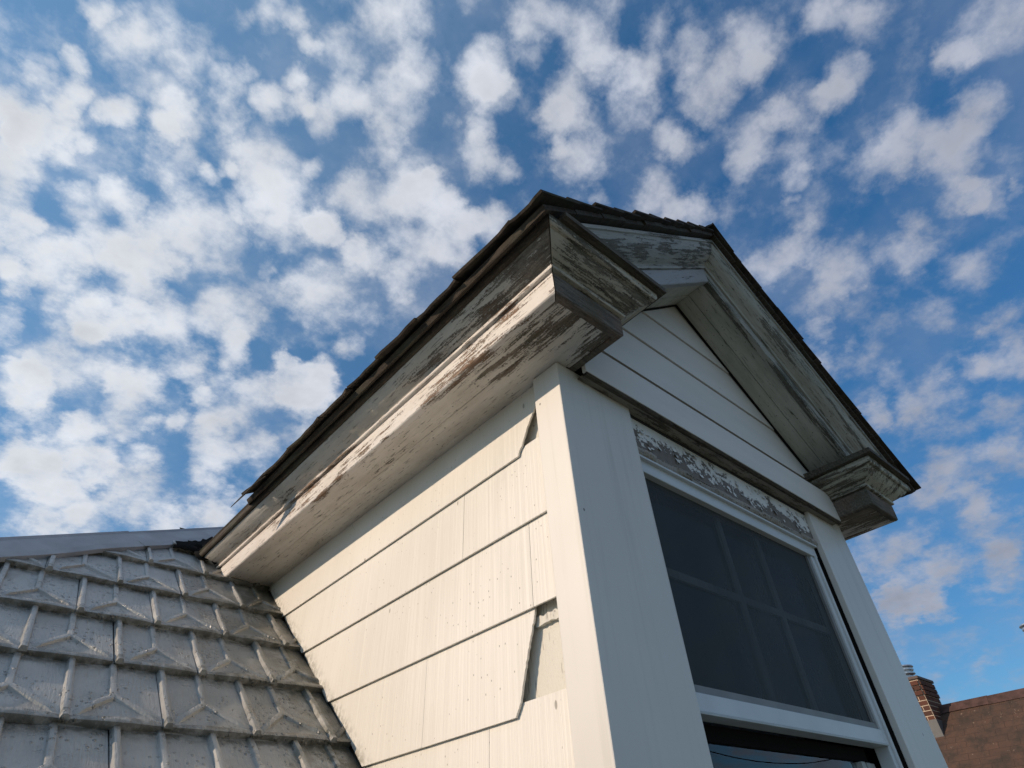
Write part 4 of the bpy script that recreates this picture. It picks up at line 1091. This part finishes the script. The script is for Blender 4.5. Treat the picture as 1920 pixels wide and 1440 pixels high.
# ------------------------------------------------------------------ neighbouring house
def neighbour():
    nh = empty("neighbour_house", (12.0, 1.0, -7.0))
    tag(nh, "distant house with brown shingled roof and brick chimney", "house")
    b = NB("brown_roof_shingles"); P = b.pos()
    br = b.N.new('ShaderNodeTexBrick')
    br.inputs['Scale'].default_value = 1.0; br.inputs['Brick Width'].default_value = 0.26; br.inputs['Row Height'].default_value = 0.12
    br.inputs['Mortar Size'].default_value = 0.004; br.inputs['Mortar Smooth'].default_value = 0.6; br.inputs['Bias'].default_value = 0.0
    br.inputs['Color1'].default_value = (0.105, 0.060, 0.043, 1); br.inputs['Color2'].default_value = (0.088, 0.053, 0.039, 1); br.inputs['Mortar'].default_value = (0.062, 0.040, 0.03, 1)
    sw = b.N.new('ShaderNodeCombineXYZ'); s = b.sepxyz(P)
    b.L.new(s[1], sw.inputs[0]); b.L.new(b.math('MULTIPLY', s[2], 1.5), sw.inputs[1])
    b.L.new(sw.outputs[0], br.inputs['Vector'])
    n = b.noise(P, 5.0, 8, 0.72)
    col = b.mix(b.ramp(n, 0.40, 0.66), br.outputs['Color'], (0.052, 0.040, 0.031))
    col = b.mix(b.math('MULTIPLY', b.ramp(b.noise(P, 16.0, 5, 0.6), 0.64, 0.70), 0.5), col, (0.33, 0.26, 0.19))
    rm = b.done(col, 0.9, b.bump(b.math('ADD', n, br.outputs['Fac']), 0.5, 0.02), 0, 0.2)
    X0 = 11.0; ZRG = 0.85
    bm = bmesh.new()
    sl = 0.95
    prof = [(X0 - 3.6, ZRG - 3.6 * sl), (X0, ZRG), (X0 + 3.6, ZRG - 3.6 * sl), (X0 + 3.4, ZRG - 3.6 * sl - 0.15), (X0, ZRG - 0.2), (X0 - 3.4, ZRG - 3.6 * sl - 0.15)]
    add_prism(bm, prof, lambda p: (p[0], 0.1, p[1]), lambda p: (p[0], 9.5, p[1]))
    obj("roof", bm, rm, nh)
    # ridge pieces
    ridge_m = plain("ridge_tile", (0.078, 0.045, 0.038), 0.85, 0, 0.2, 0.3, 9.0)
    y = 0.08; k = 0
    while y < 9.3:
        bm = bmesh.new(); y1 = y + 0.62
        if y < 3.05 < y1 or y < 2.75 < y1: pass
        dz = 0.006 * (k % 2)
        sec = [(X0 - 0.12, ZRG - 0.10 + dz), (X0 - 0.03, ZRG + 0.020 + dz), (X0 + 0.03, ZRG + 0.020 + dz), (X0 + 0.12, ZRG - 0.10 + dz)]
        add_prism(bm, sec, lambda p: (p[0], y, p[1]), lambda p: (p[0], y1 + 0.03, p[1]))
        obj("ridge_tile", bm, ridge_m, nh)
        y = y1; k += 1
    wm = plain("neighbour_wall", (0.35, 0.33, 0.29), 0.8)
    box("wall", X0 - 3.2, X0 + 3.2, 0.4, 9.2, -7.0, ZRG - 3.6 * sl - 0.1, wm, nh)
    # chimney astride the ridge
    ch = empty("chimney", (X0, 3.0, ZRG), None); ch.location = Vector((X0 - 0.1, 3.0, ZRG)) - nh.location; ch.parent = nh
    cx0, cx1, cy0, cy1 = X0 - 0.42, X0 + 0.18, 2.63, 3.23
    z0, z1 = ZRG - 0.42, ZRG + 0.36
    mortar = plain("chimney_mortar", (0.55, 0.44, 0.33), 0.9)
    box("mortar_core", cx0 - 0.006, cx1 + 0.006, cy0 - 0.006, cy1 + 0.006, z0, z1, mortar, ch)
    b = NB("chimney_brick"); info = b.N.new('ShaderNodeObjectInfo')
    c = b.mix(info.outputs['Random'], (0.15, 0.058, 0.036), (0.085, 0.042, 0.03))
    c = b.mix(b.math('MULTIPLY', b.noise(b.pos(), 40, 4), 0.5), c, (0.06, 0.035, 0.028))
    bmat = b.done(c, 0.9, b.bump(b.noise(b.pos(), 60, 4), 0.5, 0.004), 0, 0.2)
    BL, BH, J = 0.190, 0.058, 0.011
    bm = bmesh.new(); add_box(bm, -0.012, 0.014, 0, BL, 0, BH, 0.003); mx = bpy.data.meshes.new("brick"); bm.to_mesh(mx); bm.free(); mx.materials.append(bmat)
    bm = bmesh.new(); add_box(bm, 0, BL, -0.012, 0.014, 0, BH, 0.003); my = bpy.data.meshes.new("brick"); bm.to_mesh(my); bm.free(); my.materials.append(bmat)
    bm = bmesh.new(); add_box(bm, -0.012, 0.014, 0, BL / 2 - J / 2, 0, BH, 0.003); mxh = bpy.data.meshes.new("brick"); bm.to_mesh(mxh); bm.free(); mxh.materials.append(bmat)
    bm = bmesh.new(); add_box(bm, 0, BL / 2 - J / 2, -0.012, 0.014, 0, BH, 0.003); myh = bpy.data.meshes.new("brick"); bm.to_mesh(myh); bm.free(); myh.materials.append(bmat)
    offc = Vector((X0 - 0.1, 3.0, ZRG))
    def put(me, x, y, z):
        o = link(bpy.data.objects.new("brick", me)); o.parent = ch; o.location = Vector((x, y, z)) - offc
    row = 0; z = z0 + J
    corb = 0.0
    while z + BH < z1 + 0.001:
        corb = 0.02 if z > z1 - 0.22 else 0.0
        for face in ('x', 'y'):
            p = (0.0 if row % 2 == 0 else BL / 2 + J / 2)
            ln = (cy1 - cy0)
            segs = [] ; t = 0.0
            if row % 2: segs.append((0.0, True)); t = BL / 2 + J / 2
            while t + BL <= ln + 0.002: segs.append((t, False)); t += BL + J
            if ln - t > BL / 2 - J: segs.append((t, True))
            for t, half in segs:
                if face == 'x': put(mxh if half else mx, cx0 - corb, cy0 + t, z)
                else: put(myh if half else my, cx0 + t, cy0 - corb, z)
        row += 1; z += BH + J
    crown_m = plain("chimney_crown", (0.11, 0.085, 0.075), 0.9)
    box("chimney_crown", cx0 - 0.035, cx1 + 0.03, cy0 - 0.035, cy1 + 0.03, z1, z1 + 0.045, crown_m, ch, 0.01)
    lead = plain("lead_flashing", (0.10, 0.10, 0.10), 0.6, 0.1)
    bm = bmesh.new(); add_box(bm, cx0 - 0.018, cx1 + 0.018, cy0 - 0.018, cy1 + 0.018, ZRG - 0.45, ZRG - 0.19, 0.004)
    obj("flashing", bm, lead, ch)
    steel = plain("galvanised_steel", (0.55, 0.56, 0.57), 0.35, 0.85)
    def cap(name, cx, cy, zb, zt, r, par):
        bm = bmesh.new(); n = 20
        prof = [(r * 0.62, zb), (r * 0.62, zt - 0.15), (r * 0.66, zt - 0.15), (r * 0.98, zt - 0.135), (r * 0.98, zt - 0.115), (r * 0.7, zt - 0.105), (r * 0.7, zt - 0.085), (r * 0.96, zt - 0.08), (r * 0.96, zt - 0.055), (r * 0.7, zt - 0.05), (r * 0.7, zt - 0.035), (r * 1.05, zt - 0.03), (r * 1.0, zt - 0.012), (r * 0.5, zt), (0.001, zt + 0.003)]
        rows = [[bm.verts.new((cx + rr * math.cos(2 * math.pi * i / n), cy + rr * math.sin(2 * math.pi * i / n), z)) for i in range(n)] for rr, z in prof]
        for a, c in zip(rows, rows[1:]):
            for i in range(n): bm.faces.new((a[i], a[(i + 1) % n], c[(i + 1) % n], c[i]))
        return obj(name, bm, steel, par)
    cap("flue_cap", X0 - 0.15, 2.86, z1 + 0.0, z1 + 0.27, 0.17, ch)
    v = cap("vent_pipe", X0 + 0.1, 0.95, ZRG - 0.2, 1.66, 0.17, nh)
neighbour()

def wire():
    """overhead line across the street in front of the house; seen mirrored in the lower pane"""
    bm = bmesh.new(); n = 40; rows = []
    for i in range(n + 1):
        t = i / n
        x = -2.0 + 34.0 * t
        z = 0.92 + 0.052 * (x - 13.6) ** 2 * (1.0 if abs(x - 13.6) < 6 else 0.9)
        z = min(z, 0.92 + 0.02 * (x - 13.6) ** 2)
        rows.append([bm.verts.new((x, -7.0 + 0.012 * math.cos(a), z + 0.012 * math.sin(a))) for a in (0, 2.09, 4.19)])
    for a, c in zip(rows, rows[1:]):
        for i in range(3): bm.faces.new((a[i], a[(i + 1) % 3], c[(i + 1) % 3], c[i]))
    o = obj("utility_wire", bm, M['black'])
    tag(o, "thin black overhead wire mirrored in the lower window pane", "wire")
wire()
